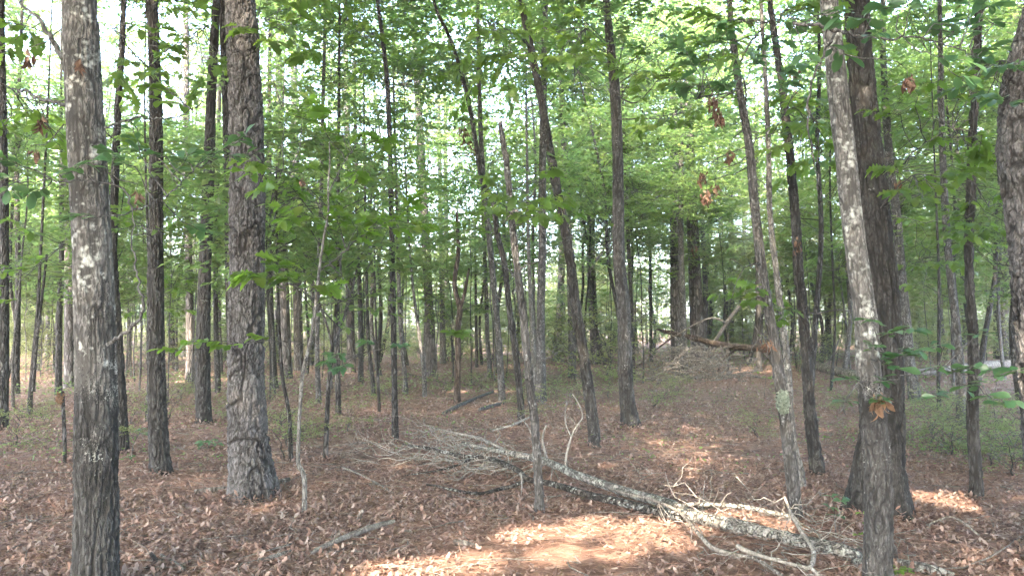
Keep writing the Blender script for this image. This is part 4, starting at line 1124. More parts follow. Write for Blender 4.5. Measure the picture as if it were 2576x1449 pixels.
def leaf_obj(parent, me, pos, ax, nor, s):
    Y = ax / np.linalg.norm(ax); Z = nor - Y * nor.dot(Y); Z /= np.linalg.norm(Z) + 1e-9; X = np.cross(Y, Z)
    o = bpy.data.objects.new('leaf', me)
    o.matrix_basis = Matrix(((X[0] * s, Y[0] * s, Z[0] * s, pos[0]), (X[1] * s, Y[1] * s, Z[1] * s, pos[1]), (X[2] * s, Y[2] * s, Z[2] * s, pos[2]), (0, 0, 0, 1)))
    COL.objects.link(o); o.parent = parent
    return o

def on_trunk(T_, z):
    return np.array([np.interp(z, T_.P[:, 2], T_.P[:, c]) for c in range(3)]) + T_.g

def leafy_branch(key, limb_px, depths, spots, per=7, kind='oak', mat='leaf_oak', size=.10, L=.32, start_r=.010, from_trunk=None, flat=.35, whorl=False):
    """limb_px: photo pixels the limb runs through; spots: (px, py, depth) where leafy twigs start. Leaves are objects of their own."""
    per = per * 1.5; size = size * (1.35 if mat == 'leaf_bright' else 1.15)
    T_ = TREES[key]
    pts = [at(px, py, d) for (px, py), d in zip(limb_px, depths)]
    if from_trunk is not None: pts = [on_trunk(T_, from_trunk)] + pts
    D = smooth_path(np.array(pts), max(8, 6 * len(pts)))
    D[1:-1] += R.normal(0, .006, D[1:-1].shape)
    b = Bag()
    b.add(*tube(D - T_.g, np.linspace(start_r, .0025, len(D)), 6))
    br = link('branch', None, T_.o) if False else None
    todo = []
    for px, py, d in spots:
        c = at(px, py, d)
        i = int(np.argmin(np.linalg.norm(D - c, axis=1)))
        near = D[max(0, i - 2)]
        if np.linalg.norm(near - c) > 0.04:
            W = wiggle(near, c, 6, .10, .04)
            b.add(*tube(W - T_.g, np.linspace(.0045, .0025, 6), 4))
            dirv = W[-1] - W[-3]
        else:
            dirv = D[min(i + 1, len(D) - 1)] - D[max(0, i - 1)]
        dirv = dirv / (np.linalg.norm(dirv) + 1e-9) + R.normal(0, .45, 3) * [1, 1, .3]
        dirv[2] *= .5; dirv /= np.linalg.norm(dirv)
        LL = L * R.uniform(.7, 1.25)
        n = max(3, int(round(per * R.uniform(.75, 1.25))))
        if whorl:
            W = np.array([c, c + dirv * LL * .3])
            b.add(*tube(W - T_.g, np.array([.003, .002]), 4))
            for q in range(n):
                th = q * 2.4 + R.normal(0, .2)
                ax = np.array([math.cos(th), math.sin(th), R.uniform(-.25, .35)])
                todo.append((W[1] + R.normal(0, .01, 3), ax, np.array([0, 0, 1.]) + R.normal(0, flat, 3) - 0.3 * ax * 0, size * R.uniform(.6, 1.15)))
        else:
            W = wiggle(c, c + dirv * LL, 6, .08, .05)
            b.add(*tube(W - T_.g, np.linspace(.003, .0014, 6), 4))
            pos, ax, nor, sz = spray_leaves(c[None], dirv[None], np.array([LL]), n, size, flat)
            todo += list(zip(pos, ax, nor, sz))
    o = link('branch', b.mesh('branch', [M['limb']]), T_.o)
    ms = LEAFM[(kind, mat)]
    for pos, ax, nor, s in todo:
        if T_.leaves >= 298: break
        leaf_obj(o, ms[R.integers(len(ms))], np.asarray(pos) - T_.g, np.asarray(ax), np.asarray(nor), float(s)); T_.leaves += 1
    return o

def cloud(n, x0, y0, x1, y1, d0, d1):
    return [(R.uniform(x0, x1), R.uniform(y0, y1), R.uniform(d0, d1)) for _ in range(n)]

# oak A: curved limb that forks, long level twig to the left, two upper limbs
leafy_branch('A', [(270, 866), (326, 829), (363, 773), (345, 700), (331, 600), (332, 530)], [4.25, 4.15, 4.1, 4.1, 4.1, 4.1], [], start_r=.012)
leafy_branch('A', [(332, 530), (310, 474), (240, 458), (120, 456), (10, 460)], [4.1, 4.05, 4.0, 3.95, 3.9],
             [(270, 430, 4.0), (215, 440, 3.95), (150, 440, 3.95), (95, 430, 3.95), (40, 445, 3.9), (20, 470, 3.85), (120, 470, 4.0), (255, 545, 4.0)], 6, 'obo', 'leaf_blue', .085, .16, .006)
leafy_branch('A', [(332, 530), (400, 505), (450, 465), (505, 410)], [4.1, 4.2, 4.3, 4.45],
             [(360, 400, 4.2), (395, 395, 4.3), (430, 440, 4.3), (480, 415, 4.4), (505, 400, 4.45), (545, 385, 4.5), (420, 395, 4.3), (340, 420, 4.2), (460, 560, 4.4), (560, 395, 4.6)], 6, 'obo', 'leaf_blue', .085, .18, .006)
leafy_branch('A', [(160, 148), (105, 60), (53, 10), (20, -20)], [4.3, 4.4, 4.5, 4.6], cloud(3, 20, 20, 150, 120, 4.3, 4.8), 6, 'oak', 'leaf_oak', .10, .25, .018)
leafy_branch('A', [(165, 265), (107, 250), (50, 228), (-10, 212)], [4.3, 4.4, 4.6, 4.8], cloud(9, 0, 250, 160, 340, 4.3, 5.2), 6, 'obo', 'leaf_oak', .09, .22, .012)
leafy_branch('A', [(262, 322), (347, 298), (390, 302), (453, 290), (505, 262)], [4.2, 4.3, 4.35, 4.4, 4.5], [(300, 335, 4.3), (380, 210, 4.5), (420, 222, 4.5), (460, 260, 4.5), (510, 255, 4.6), (350, 335, 4.4), (440, 235, 4.5), (290, 350, 4.3)], 6, 'obo', 'leaf_oak', .085, .2, .006)
# C, F, E: oak foliage along the top
leafy_branch('C', [(330, 130), (300, 90), (270, 60)], [7.6, 7.2, 7.0], cloud(11, 255, 0, 420, 190, 6.4, 7.8), 7, 'oak', 'leaf_oak', .12, .34, .012, from_trunk=4.3)
leafy_branch('C', [(430, 120), (480, 90), (530, 60)], [7.7, 7.4, 7.2], cloud(13, 400, 0, 570, 200, 6.6, 8.0), 7, 'oak', 'leaf_oak', .12, .34, .012, from_trunk=4.5)
leafy_branch('F', [(270, 700), (220, 640), (120, 600)], [8.6, 8.0, 7.6], cloud(12, 0, 560, 170, 760, 7.0, 9.0), 7, 'obo', 'leaf_oak', .10, .32, .008, from_trunk=2.2)
leafy_branch('E', [(640, 60), (690, 70), (740, 60)], [8.0, 7.2, 6.8], cloud(11, 655, -10, 790, 130, 6.2, 7.2), 6, 'oak', 'leaf_oak', .155, .3, .014, from_trunk=6.0)
# N: layered bright leaves
leafy_branch('N', [(799, 760), (740, 722), (665, 690)], [6.3, 6.1, 5.9], [(660, 690, 5.9), (700, 698, 6.0), (740, 712, 5.9), (775, 722, 5.8), (655, 700, 5.8)], 6, 'oak', 'leaf_bright', .125, .22, .006)
leafy_branch('N', [(764, 866), (690, 858), (600, 862), (500, 868)], [6.3, 6.1, 6.0, 5.9], [(470, 880, 5.8), (520, 860, 5.9), (570, 858, 5.9), (620, 864, 6.0), (680, 850, 6.0)], 5, 'obo', 'leaf_bright', .08, .18, .005)
leafy_branch('N', [(808, 680), (870, 630), (930, 580), (1005, 545)], [6.3, 6.5, 6.6, 6.8], [(860, 590, 6.5), (900, 580, 6.6), (935, 570, 6.5), (965, 560, 6.7), (1000, 545, 6.8), (880, 610, 6.3), (930, 550, 6.9), (980, 575, 6.6), (850, 560, 6.4), (1020, 560, 7.0)], 7, 'oak', 'leaf_bright', .105, .30, .007)
leafy_branch('N', [(826, 570), (780, 480), (730, 440), (690, 420)], [6.3, 6.1, 6.0, 5.9], [(720, 300, 6.0), (760, 305, 6.0), (690, 420, 5.9), (740, 430, 5.9), (650, 440, 5.8), (700, 455, 5.8), (780, 520, 6.1), (740, 540, 6.0)], 6, 'oak', 'leaf_bright', .105, .24, .006)
leafy_branch('N', [(830, 480), (870, 400), (915, 350)], [6.3, 6.4, 6.6], [(870, 345, 6.4), (910, 340, 6.6), (890, 430, 6.5), (940, 355, 6.6), (850, 310, 6.4), (800, 300, 6.2)], 7, 'oak', 'leaf_bright', .105, .26, .006)
leafy_branch('N', [(799, 770), (850, 760), (905, 740)], [6.3, 6.2, 6.1], [(780, 712, 5.8), (820, 720, 5.8), (900, 735, 6.1), (860, 640, 6.0), (830, 660, 5.9)], 6, 'oak', 'leaf_blue', .125, .22, .005)
leafy_branch('P', [(880, 900), (900, 890), (950, 880)], [8.0, 7.6, 7.2], [(840, 900, 7.0), (880, 890, 7.0), (930, 862, 7.0), (990, 870, 7.2), (870, 915, 6.8)], 5, 'oak', 'leaf_blue', .10, .22, .006, from_trunk=1.2)
leafy_branch('O', [(700, 700), (690, 560), (700, 500)], [8.3, 8.2, 8.0], cloud(12, 660, 470, 800, 660, 7.4, 8.6), 6, 'oak', 'leaf_bright', .10, .28, .006, from_trunk=2.3)
# AF and neighbours: oak sprays in the middle of the top
leafy_branch('AF', [(1300, 90), (1250, 60), (1210, 50)], [9.2, 8.2, 7.6], cloud(15, 1180, 20, 1330, 240, 6.8, 8.4), 7, 'oak', 'leaf_oak', .125, .36, .012, from_trunk=5.4)
leafy_branch('AF', [(1400, 80), (1450, 70), (1500, 80)], [9.0, 8.2, 7.8], cloud(14, 1380, 30, 1500, 160, 6.8, 8.4), 7, 'oak', 'leaf_oak', .125, .34, .012, from_trunk=5.6)
leafy_branch('AF', [(1480, 690), (1510, 640), (1540, 600)], [9.6, 9.2, 9.0], cloud(9, 1440, 560, 1600, 700, 8.4, 9.8), 6, 'oak', 'leaf_oak', .10, .3, .006, from_trunk=2.2)
leafy_branch('AG', [(1600, 260), (1660, 200), (1720, 190)], [10.8, 9.0, 8.0], cloud(17, 1580, 140, 1820, 230, 7.0, 8.6), 8, 'oak', 'leaf_oak', .12, .36, .014, from_trunk=5.4)
leafy_branch('AG', [(1640, 300), (1700, 300)], [10.4, 9.0], cloud(14, 1600, 250, 1800, 360, 7.6, 9.4), 7, 'oak', 'leaf_oak', .11, .36, .012, from_trunk=5.0)
leafy_branch('AG', [(1470, 160), (1440, 170)], [10.8, 9.6], cloud(10, 1430, 120, 1540, 260, 8.6, 10), 7, 'oak', 'leaf_oak', .12, .36, .010, from_trunk=5.6)
leafy_branch('AO', [(1880, 120), (1930, 60), (1990, 20)], [6.4, 5.9, 5.6], cloud(16, 1770, -10, 2080, 130, 5.0, 6.2), 7, 'oak', 'leaf_oak', .115, .30, .010, from_trunk=3.7)
leafy_branch('AO', [(1870, 200), (1800, 236), (1735, 250)], [6.2, 5.9, 5.7], cloud(13, 1730, 120, 1960, 240, 5.2, 6.2), 7, 'oak', 'leaf_blue', .11, .28, .009, from_trunk=3.3)
leafy_branch('AO', [(1940, 860), (1925, 850), (1905, 845)], [6.2, 6.0, 5.9], [(1920, 840, 5.9), (1905, 830, 6.0), (1890, 880, 5.9), (1930, 890, 5.9)], 4, 'obo', 'leaf_blue', .075, .14, .004)
# AR: the long level limb on the upper right
leafy_branch('AR', [(1995, 58), (2060, 68), (2098, 78), (2165, 92), (2230, 98), (2300, 92), (2370, 110), (2470, 150)], [4.1, 4.1, 4.15, 4.0, 4.0, 4.0, 4.05, 4.2],
             [(2130, 60, 4.0), (2190, 50, 4.0), (2180, 95, 3.9), (2050, 40, 4.1), (2080, 110, 4.2), (2350, 60, 4.0), (2400, 80, 4.0), (2420, 110, 4.1), (2440, 60, 4.1), (2330, 130, 3.9), (2290, 30, 4.1), (2250, 20, 4.2), (2470, 130, 4.2), (2390, 180, 4.0), (2500, 60, 4.3), (2020, 120, 4.1), (2480, 20, 4.3)], 5, 'obo', 'leaf_blue', .095, .16, .010)
leafy_branch('AR', [(2098, 90), (2060, 160), (2037, 240), (2034, 320), (2051, 427), (2056, 480)], [4.2, 4.15, 4.15, 4.15, 4.2, 4.2], [(2050, 300, 4.2), (2060, 380, 4.3)], 3, 'obo', 'leaf_blue', .07, .12, .008)
leafy_branch('AS', [(2260, 420), (2300, 380), (2360, 340), (2420, 320)], [5.9, 5.7, 5.6, 5.6], cloud(20, 2260, 200, 2540, 420, 5.2, 7.0), 7, 'oak', 'leaf_oak', .10, .28, .010, from_trunk=2.9)
leafy_branch('AS', [(2270, 460), (2320, 440), (2400, 450), (2480, 470)], [6.0, 5.8, 5.8, 5.8], cloud(18, 2260, 430, 2540, 560, 5.2, 7.0), 7, 'oak', 'leaf_oak', .10, .28, .008, from_trunk=2.5)
leafy_branch('AP', [(2060, 330), (2040, 290)], [7.6, 7.2], cloud(14, 1990, 240, 2090, 420, 6.8, 8.2), 7, 'oak', 'leaf_oak', .11, .3, .008, from_trunk=3.9)
leafy_branch('AT', [(2320, 650), (2360, 640)], [10, 9.4], cloud(14, 2280, 560, 2480, 720, 8, 11), 7, 'oak', 'leaf_oak', .11, .34, .008, from_trunk=2.9)
leafy_branch('AV', [(2470, 180), (2500, 160), (2540, 150)], [6.2, 5.4, 5.0], [(2450, 175, 5.0), (2490, 165, 4.9), (2530, 180, 4.7), (2560, 160, 4.6), (2480, 240, 4.9), (2520, 250, 4.7), (2560, 260, 4.6), (2470, 200, 5.0)], 6, 'obo', 'leaf_blue', .09, .18, .006, from_trunk=3.6)
leafy_branch('Z', [(1151, 842), (1152, 838)], [15.2, 15.1], [(1150, 835, 15.0), (1160, 840, 15.0), (1140, 838, 15.0)], 7, 'obo', 'leaf_oak', .20, .15, .008, whorl=True)
for key, px, py in (('AG', 1610, 800), ('AG', 1530, 620), ('AB', 1230, 560), ('AB', 1180, 300), ('W', 1010, 400), ('W', 960, 620), ('AD', 1390, 460), ('AU', 2400, 600), ('AV', 2470, 560), ('D', 480, 520), ('C', 350, 560), ('H', 500, 700), ('AQ', 1940, 760), ('R', 880, 560), ('Q', 780, 380)):
    T_ = TREES[key]; d = T_.g[1]
    z = (at(px, py, d)[2] - T_.g[2]) * .92
    leafy_branch(key, [(px, py)], [d - .3], cloud(7, px - 50, py - 40, px + 50, py + 30, d - 1.0, d + .2), 7, 'oak', 'leaf_oak', .10, .32, .006, from_trunk=max(.3, z))

for key, px, py in (('W', 930, 70), ('W', 1015, 200), ('AB', 1130, 150), ('AA', 1235, 400), ('AD', 1400, 230), ('AG', 1610, 470), ('AP', 2020, 300), ('AC', 1290, 520), ('BI', 1020, 300), ('X', 1080, 120), ('R', 860, 200), ('S', 700, 250), ('Q', 800, 100), ('F', 260, 330), ('K2', 60, 560), ('I', 130, 470), ('AU', 2400, 330), ('AT', 2270, 250), ('AM', 1690, 640), ('AL', 1770, 560), ('BO', 1600, 700), ('AX', 2480, 420), ('AI', 1500, 430), ('M', 400, 740), ('BG', 920, 620)):
    T_ = TREES[key]; d = min(T_.g[1], 16.0)
    z = max(.3, (at(px, py, T_.g[1])[2] - T_.g[2]) * .92)
    if T_.g[1] > 17: d = T_.g[1] - .5
    leafy_branch(key, [(px, py)], [d - .3], cloud(13, px - 70, py - 55, px + 70, py + 45, d - 1.3, d + .2), 6, 'oak', 'leaf_oak', .12, .36, .006, from_trunk=min(z, T_.P[-1, 2] * .95))

# young plants standing in the foreground, each with single leaves
def sprig_plant(name, label, cat, px, py, stems, kind='obo', mat='leaf_blue', size=.07, base=None, group=None):
    g = ground(px, py) if base is None else base
    t = thing(name, g, label, cat, group)
    T_ = Tr(); T_.o = t; T_.g = g; T_.P = np.array([[0, 0, 0], [0, 0, 1.]]); T_.leaves = 0
    TREES['plant%d' % len(TREES)] = T_
    k = [q for q in TREES if TREES[q] is T_][0]
    for path, spots, per in stems:
        d = g[1]
        b = Bag()
        pts = [g + np.array([0, 0, -.02])] + [at(a, c, d) for a, c in path]
        D = smooth_path(np.array(pts), 5 * len(pts))
        b.add(*tube(D - g, np.linspace(.006, .002, len(D)), 6))
        o = link('stem', b.mesh('stem', [M['limb']]), t)
        todo = []
        for a, c in spots:
            q = at(a, c, d + R.normal(0, .05)); i = int(np.argmin(np.linalg.norm(D - q, axis=1)))
            bb = Bag(); bb.add(*tube(wiggle(D[i] - g, q - g, 4, .08), np.linspace(.003, .0015, 4), 4))
            tw = link('twig', bb.mesh('twig', [M['limb']]), t)
            for z in range(per):
                th = z * 2.4 + R.normal(0, .25); ax = np.array([math.cos(th), math.sin(th), R.uniform(-.1, .5)])
                leaf_obj(tw, LEAFM[(kind, mat)][R.integers(4)], q - g, ax, np.array([0, 0, 1.]) + R.normal(0, .3, 3), size * R.uniform(.65, 1.15))
    return t
leafy_branch('AR', [(2215, 905), (2250, 885), (2290, 875)], [4.2, 4.1, 4.0], [(2200, 815, 4.1), (2245, 850, 4.1), (2205, 880, 4.1), (2275, 830, 4.0), (2235, 915, 4.1), (2290, 880, 4.0), (2255, 890, 4.1)], 5, 'obo', 'leaf_blue', .085, .12, .005, from_trunk=1.35, whorl=True)
leafy_branch('AR', [(2290, 945), (2380, 925), (2450, 950), (2530, 940)], [4.2, 4.1, 4.0, 4.0], [(2330, 930, 4.1), (2370, 880, 4.1), (2395, 935, 4.1), (2430, 925, 4.0), (2420, 965, 4.0), (2450, 845, 4.1), (2485, 935, 4.0), (2475, 990, 4.0), (2520, 1010, 3.9), (2540, 935, 3.9), (2330, 985, 4.1)], 4, 'obo', 'leaf_blue', .08, .12, .005, from_trunk=1.2, whorl=True)
leafy_branch('AR', [(2160, 960), (2140, 990), (2110, 1040)], [4.2, 4.2, 4.2], [(2150, 950, 4.2), (2130, 1000, 4.2), (2195, 960, 4.2), (2190, 995, 4.15), (2230, 1000, 4.1)], 4, 'obo', 'leaf_blue', .075, .12, .004, from_trunk=1.2, whorl=True)
sprig_plant('oak_seedling', 'knee-high oak seedling with a few broad leaves left of the stout dark oak', 'seedling', 2105, 1352,
            [([(2100, 1310), (2098, 1270)], [(2092, 1250), (2115, 1262), (2085, 1275), (2110, 1300)], 4)], 'oak', 'leaf_blue', .085)
sprig_plant('leafy_shoot', 'small bright leafy shoot at the foot of the pale blotched oak', 'seedling', 2175, 1440,
            [([(2180, 1380), (2190, 1330)], [(2190, 1325), (2170, 1290), (2215, 1330), (2200, 1275), (2160, 1345)], 6)], 'obo', 'leaf_bright', .05)
sprig_plant('leafy_shoot', 'light green shoot at the bottom edge right of the pale blotched oak', 'seedling', 2255, 1475,
            [([(2258, 1450), (2262, 1432)], [(2262, 1430), (2240, 1440), (2285, 1438)], 6)], 'obo', 'leaf_bright', .055)
sprig_plant('leafy_shoot', 'twiggy shoot growing beside the foot of the lichen-tufted oak', 'seedling', 2062, 1185,
            [([(2052, 1120), (2060, 1060)], [(2060, 1050), (2080, 1100), (2040, 1090), (2030, 1010)], 5)], 'obo', 'leaf_oak', .06)
sprig_plant('leafy_shoot', 'low fan of green leaves on the ground right of the lichen-spotted oak', 'seedling', 330, 1160,
            [([(335, 1120), (350, 1090)], [(330, 1150), (355, 1080), (375, 1090), (400, 1100), (390, 1080)], 5)], 'oak', 'leaf_blue', .085)
sprig_plant('oak_seedling', 'low green seedling left of the big pine and right of the ridged oak', 'seedling', 525, 1128,
            [([(525, 1118)], [(510, 1112), (530, 1108), (545, 1116), (500, 1120)], 5)], 'oak', 'leaf_blue', .10)
sprig_plant('young_tree', 'thin twiggy sapling with sparse leaves in front of the brush pile', 'young tree', 1922, 1005,
            [([(1925, 960), (1921, 890), (1915, 850)], [(1905, 935), (1930, 950), (1915, 845), (1940, 880)], 5)], 'oak', 'leaf_oak', .10)
sprig_plant('young_tree', 'narrow bushy sapling behind the crooked-footed grey oak', 'young tree', 2500, 1150,
            [([(2505, 1080), (2500, 1010), (2510, 950)], [(2490, 1100), (2520, 1080), (2480, 1040), (2530, 1020), (2500, 960), (2540, 1100), (2550, 1060)], 6)], 'obo', 'leaf_oak', .06)

# hanging clusters of dead leaves, parts of the trees they hang from
def dead_cluster(key, px, py, dpx, n, mat='dead', size=.085, tall=1.6, dd=0.0):
    n = int(n * 1.8)
    T_ = TREES[key]; d = T_.g[1] + dd
    c = at(px, py, d) - T_.g
    r = dpx * d / FPX / 2
    pos = c + R.normal(0, .40, (n, 3)) * [r, r, r * tall]
    ax = R.normal(0, .20, (n, 3)) + [0, 0, -1.0]
    b = Bag()
    b.add(*place(strip_leaf([0, .25, .5, .75, 1], [.02, .15, .22, .15, .02], .6, .55, .8), pos, ax, R.normal(0, 1, (n, 3)), 0.62 * size * R.uniform(.6, 1.3, n)))
    top = c + np.array([0, 0, r * tall * 1.5])
    z = float(np.clip(top[2] + .15, .1, T_.P[-1, 2]))
    b.add(*tube(wiggle(on_trunk(T_, z) - T_.g, top, 6, .10), np.linspace(.006, .002, 6), 4), 1)
    b.add(*tube(wiggle(top, c, 4, .05), np.linspace(.002, .0015, 4), 4), 1)
    link('dead_leaf_cluster', b.mesh('dead_leaf_cluster', [M[mat], M['limb']], False), T_.o)['kind'] = 'stuff'
for a in (('AO', 1793, 262, 30, 14, 'dead', .10, 1.9), ('AO', 1806, 290, 26, 12, 'dead', .10, 1.5), ('AO', 1835, 392, 28, 12), ('AO', 1768, 440, 28, 12), ('AO', 1778, 492, 40, 14, 'dead', .10, 1.2), ('AO', 1800, 470, 26, 8),
          ('AA', 1163, 322, 46, 18, 'dead', .17, 1.2), ('AA', 1178, 345, 40, 14, 'dead', .16, 1.6), ('AA', 1192, 388, 40, 14, 'dead', .15), ('AR', 2216, 1010, 40, 22, 'tan', .085, 1.5, -.30), ('AP', 2005, 205, 30, 12), ('AP', 2000, 185, 30, 10, 'dead', .09, .8),
          ('AM', 1745, 625, 30, 8, 'dead', .3, 1.6, -2), ('AP', 2007, 622, 24, 10, 'dead', .085, 1.8, -.1), ('AP', 2002, 525, 16, 6), ('A', 70, 150, 24, 9), ('A', 203, 160, 20, 7, 'dead', .07, 1.2, -.16), ('A', 105, 305, 20, 7), ('A', 345, 490, 18, 6, 'dead', .08, 2.0, -.1),
          ('B', 762, 455, 18, 8, 'dead', .08, 1.4, -.2), ('W', 1005, 525, 14, 6), ('AS', 2258, 460, 22, 9), ('AR', 2282, 205, 28, 12, 'dead', .085, 1.5, -.1), ('AO', 1928, 862, 40, 12, 'dead', .08, .9, -.15), ('A', 90, 380, 30, 5, 'dead', .08, .7)):
    dead_cluster(*a)

# ------------------------------------------------------------------ fallen limbs, logs, sticks
def gp(px, py, h=0.0): return ground(px, py, h)

def limb_tube(pts, mat, seg=10, n=40, relief=0.0, seed=1, bury=0.0):
    """pts: (px, py, width px, height above ground m)"""
    P, r = [], []
    for px, py, w, h in pts:
        q = ground(px, py, h); P.append(q); r.append(w * q[1] / FPX / 2)
    D = smooth_path(np.column_stack([np.array(P), np.array(r)]), n)
    return D

class Log:
    def __init__(s, name, label, cat, base):
        s.g = np.asarray(base, float); s.o = thing(name, s.g, label, cat)
    def part(s, D, mat, name='branch', seg=12, rough=0.08, seed=3):
        p, r = D[:, :3] - s.g, D[:, 3]
        n = len(p); T, N, B = frames(p)
        a = np.arange(seg) * 2 * math.pi / seg
        q = np.concatenate([[0], np.cumsum(np.linalg.norm(np.diff(p, axis=0), axis=1))])
        ca, sa, vv = np.cos(a)[None] + 0 * q[:, None], np.sin(a)[None] + 0 * q[:, None], q[:, None] + 0 * a[None]
        R1 = r[:, None] * (1 + rough * fbm(ca * 1.6, sa * 1.6, vv * 7, seed) + rough * .5 * vnoise(ca * 4, sa * 4, vv * 25, seed + 4))
        V = (p[:, None] + R1[..., None] * (np.cos(a)[None, :, None] * N[:, None] + np.sin(a)[None, :, None] * B[:, None])).reshape(-1, 3)
        i = np.arange(n - 1)[:, None] * seg; j = np.arange(seg)[None]; j2 = (j + 1) % seg
        F = np.stack([i + j, i + j2, i + seg + j2, i + seg + j], -1).reshape(-1, 4)
        b = Bag(); b.add(V, F)
        for e, c in ((0, p[0]), (n - 1, p[-1])):
            jj = np.arange(seg); k = (jj + 1) % seg
            b.add(np.vstack([V[e * seg:(e + 1) * seg], c + T[e] * r[e] * (.25 if e else -.25)]), np.stack([jj, k, np.full(seg, seg)] if e else [k, jj, np.full(seg, seg)], 1))
        s.last = D
        return link(name, b.mesh(name, [M[mat]]), s.o)
    def twigs(s, D, n, L0, L1, mat='twig', up=.35, name='twigs', i0=0, sub=2, r0=.006, bias=(0, 0, 0)):
        b = Bag()
        for k in range(n):
            i = int(R.integers(i0, len(D))); c = D[i, :3]
            d = norm(R.normal(0, 1, 3) * [1, 1, .35] + [0, 0, up] + np.array(bias)); L = R.uniform(L0, L1)
            W = wiggle(c, c + d * L, 8, .16, .10)
            W[:, 2] = np.maximum(W[:, 2], terrain(W[:, 0], W[:, 1]) + .012)
            b.add(*tube(W - s.g, np.linspace(r0, .0016, 8), 4))
            for m in range(sub):
                j = int(R.integers(2, 7)); d2 = norm(d + R.normal(0, .6, 3)); L2 = L * R.uniform(.25, .6)
                X = wiggle(W[j], W[j] + d2 * L2, 5, .16, .08)
                X[:, 2] = np.maximum(X[:, 2], terrain(X[:, 0], X[:, 1]) + .012)
                b.add(*tube(X - s.g, np.linspace(r0 * .55, .0013, 5), 3))
        return tag(link(name, b.mesh(name, [M[mat]]), s.o), kind='stuff')

# the big fallen tree across the lower right
L = Log('fallen_tree', 'fallen pale lichen-covered tree with long bare limbs lying across the lower right', 'fallen tree', ground(1900, 1345))
D = limb_tube([(2168, 1402, 20, .02), (2130, 1391, 36, .05), (1997, 1358, 33, .05), (1904, 1336, 36, .06), (1811, 1314, 35, .07), (1740, 1296, 30, .08), (1690, 1278, 25, .09)], 'log', n=70)
L.part(D, 'log', 'trunk', 18, .12)
D2 = limb_tube([(1715, 1286, 34, .09), (1670, 1264, 28, .10), (1582, 1239, 23, .12), (1512, 1216, 22, .14), (1446, 1192, 20, .16), (1372, 1160, 18, .19), (1306, 1144, 15, .20), (1232, 1130, 11, .20), (1162, 1115, 8, .2)], 'log', n=70)
L.part(D2, 'log', 'limb', 14, .10, 5)
D3 = limb_tube([(1712, 1298, 26, .07), (1652, 1286, 22, .07), (1558, 1262, 20, .08), (1479, 1244, 18, .10), (1395, 1218, 15, .13), (1325, 1204, 14, .14), (1302, 1183, 14, .17), (1232, 1155, 13, .2), (1157, 1146, 10, .22), (1078, 1127, 7, .25), (1013, 1118, 4, .25)], 'log', n=80)
L.part(D3, 'log_dark', 'limb', 14, .10, 9)
D4 = limb_tube([(1322, 1206, 10, .13), (1290, 1222, 10, .09), (1255, 1230, 9, .07), (1204, 1241, 8, .05), (1139, 1232, 7, .06), (1100, 1222, 6, .08), (1073, 1219, 5, .08)], 'log_dark', n=40)
L.part(D4, 'log_dark', 'branch', 10, .10, 13)
D5 = limb_tube([(1190, 1150, 8, .18), (1163, 1165, 6, .15), (1115, 1180, 5, .1), (1060, 1190, 4, .06), (1020, 1195, 3, .03)], 'log_dark', n=30)
L.part(D5, 'log_dark', 'branch', 8, .08, 14)
D6 = limb_tube([(1290, 1140, 8, .2), (1210, 1105, 7, .22), (1130, 1085, 5, .25), (1080, 1075, 3, .3)], 'twig', n=30)
L.part(D6, 'twig', 'branch', 8, .06, 15)
def up_branch(pts, y, w0=6, w1=2, mat='twig'):
    P = np.array([at(a, b, y) for a, b in pts]); r = np.linspace(w0, w1, len(pts)) * y / FPX / 2
    E = smooth_path(np.column_stack([P, r]), 5 * len(pts)); L.part(E, mat, 'branch', 7, .06, 17); return E
up = [up_branch([(1376, 1160), (1372, 1140), (1365, 1109), (1368, 1085), (1375, 1068)], 8.75, 8, 4),
      up_branch([(1425, 1176), (1424, 1150), (1437, 1099), (1452, 1070), (1465, 1048), (1458, 1020), (1440, 990)], 8.4, 7, 2.5),
      up_branch([(1437, 1099), (1422, 1060), (1425, 1010)], 8.4, 4, 2),
      up_branch([(1440, 1186), (1447, 1215), (1444, 1240)], 8.2, 6, 3),
      up_branch([(1310, 1190), (1313, 1220), (1311, 1265), (1328, 1290)], 7.1, 4, 2),
      up_branch([(1336, 1150), (1344, 1120), (1330, 1075), (1308, 1050)], 8.8, 5, 2)]
L.twigs(D3, 34, .3, 1.1, i0=46, r0=.0065, up=.05, bias=(-.9, .1, 0))
L.twigs(D2, 24, .3, 1.0, i0=38, r0=.0065, up=.1, bias=(-.9, .3, 0))
L.twigs(D6, 18, .3, .9, i0=5, up=.05, bias=(-.9, .2, 0))
L.twigs(np.vstack(up[1:3]), 10, .12, .35, up=.6, r0=.004)
L.twigs(D, 6, .25, .7, i0=10, r0=.006, up=.6)
# side branches of the same tree at the right
D7 = limb_tube([(1700, 1272, 8, .16), (1757, 1268, 10, .16), (1857, 1273, 11, .15), (1927, 1286, 12, .15), (1993, 1302, 13, .13), (2012, 1325, 12, .09)], 'twig', n=40)
L.part(D7, 'log', 'branch', 10, .08, 19)
D8 = limb_tube([(1500, 1213, 5, .12), (1558, 1236, 7, .14), (1640, 1256, 8, .16), (1700, 1282, 8, .17), (1727, 1305, 9, .17), (1760, 1345, 10, .12), (1797, 1380, 12, .08), (1853, 1394, 10, .06), (1904, 1408, 9, .05), (1969, 1448, 9, .04)], 'twig', n=60)
L.part(D8, 'brush', 'branch', 9, .07, 21)
D9 = limb_tube([(1853, 1372, 12, .16), (1876, 1384, 12, .14), (1930, 1402, 9, .10), (2016, 1424, 8, .07), (2039, 1424, 11, .07), (2046, 1384, 11, .12), (2016, 1337, 10, .18), (1990, 1290, 8, .26), (1974, 1250, 6, .34)], 'twig', n=70)
L.part(D9, 'twig', 'branch', 10, .07, 23)
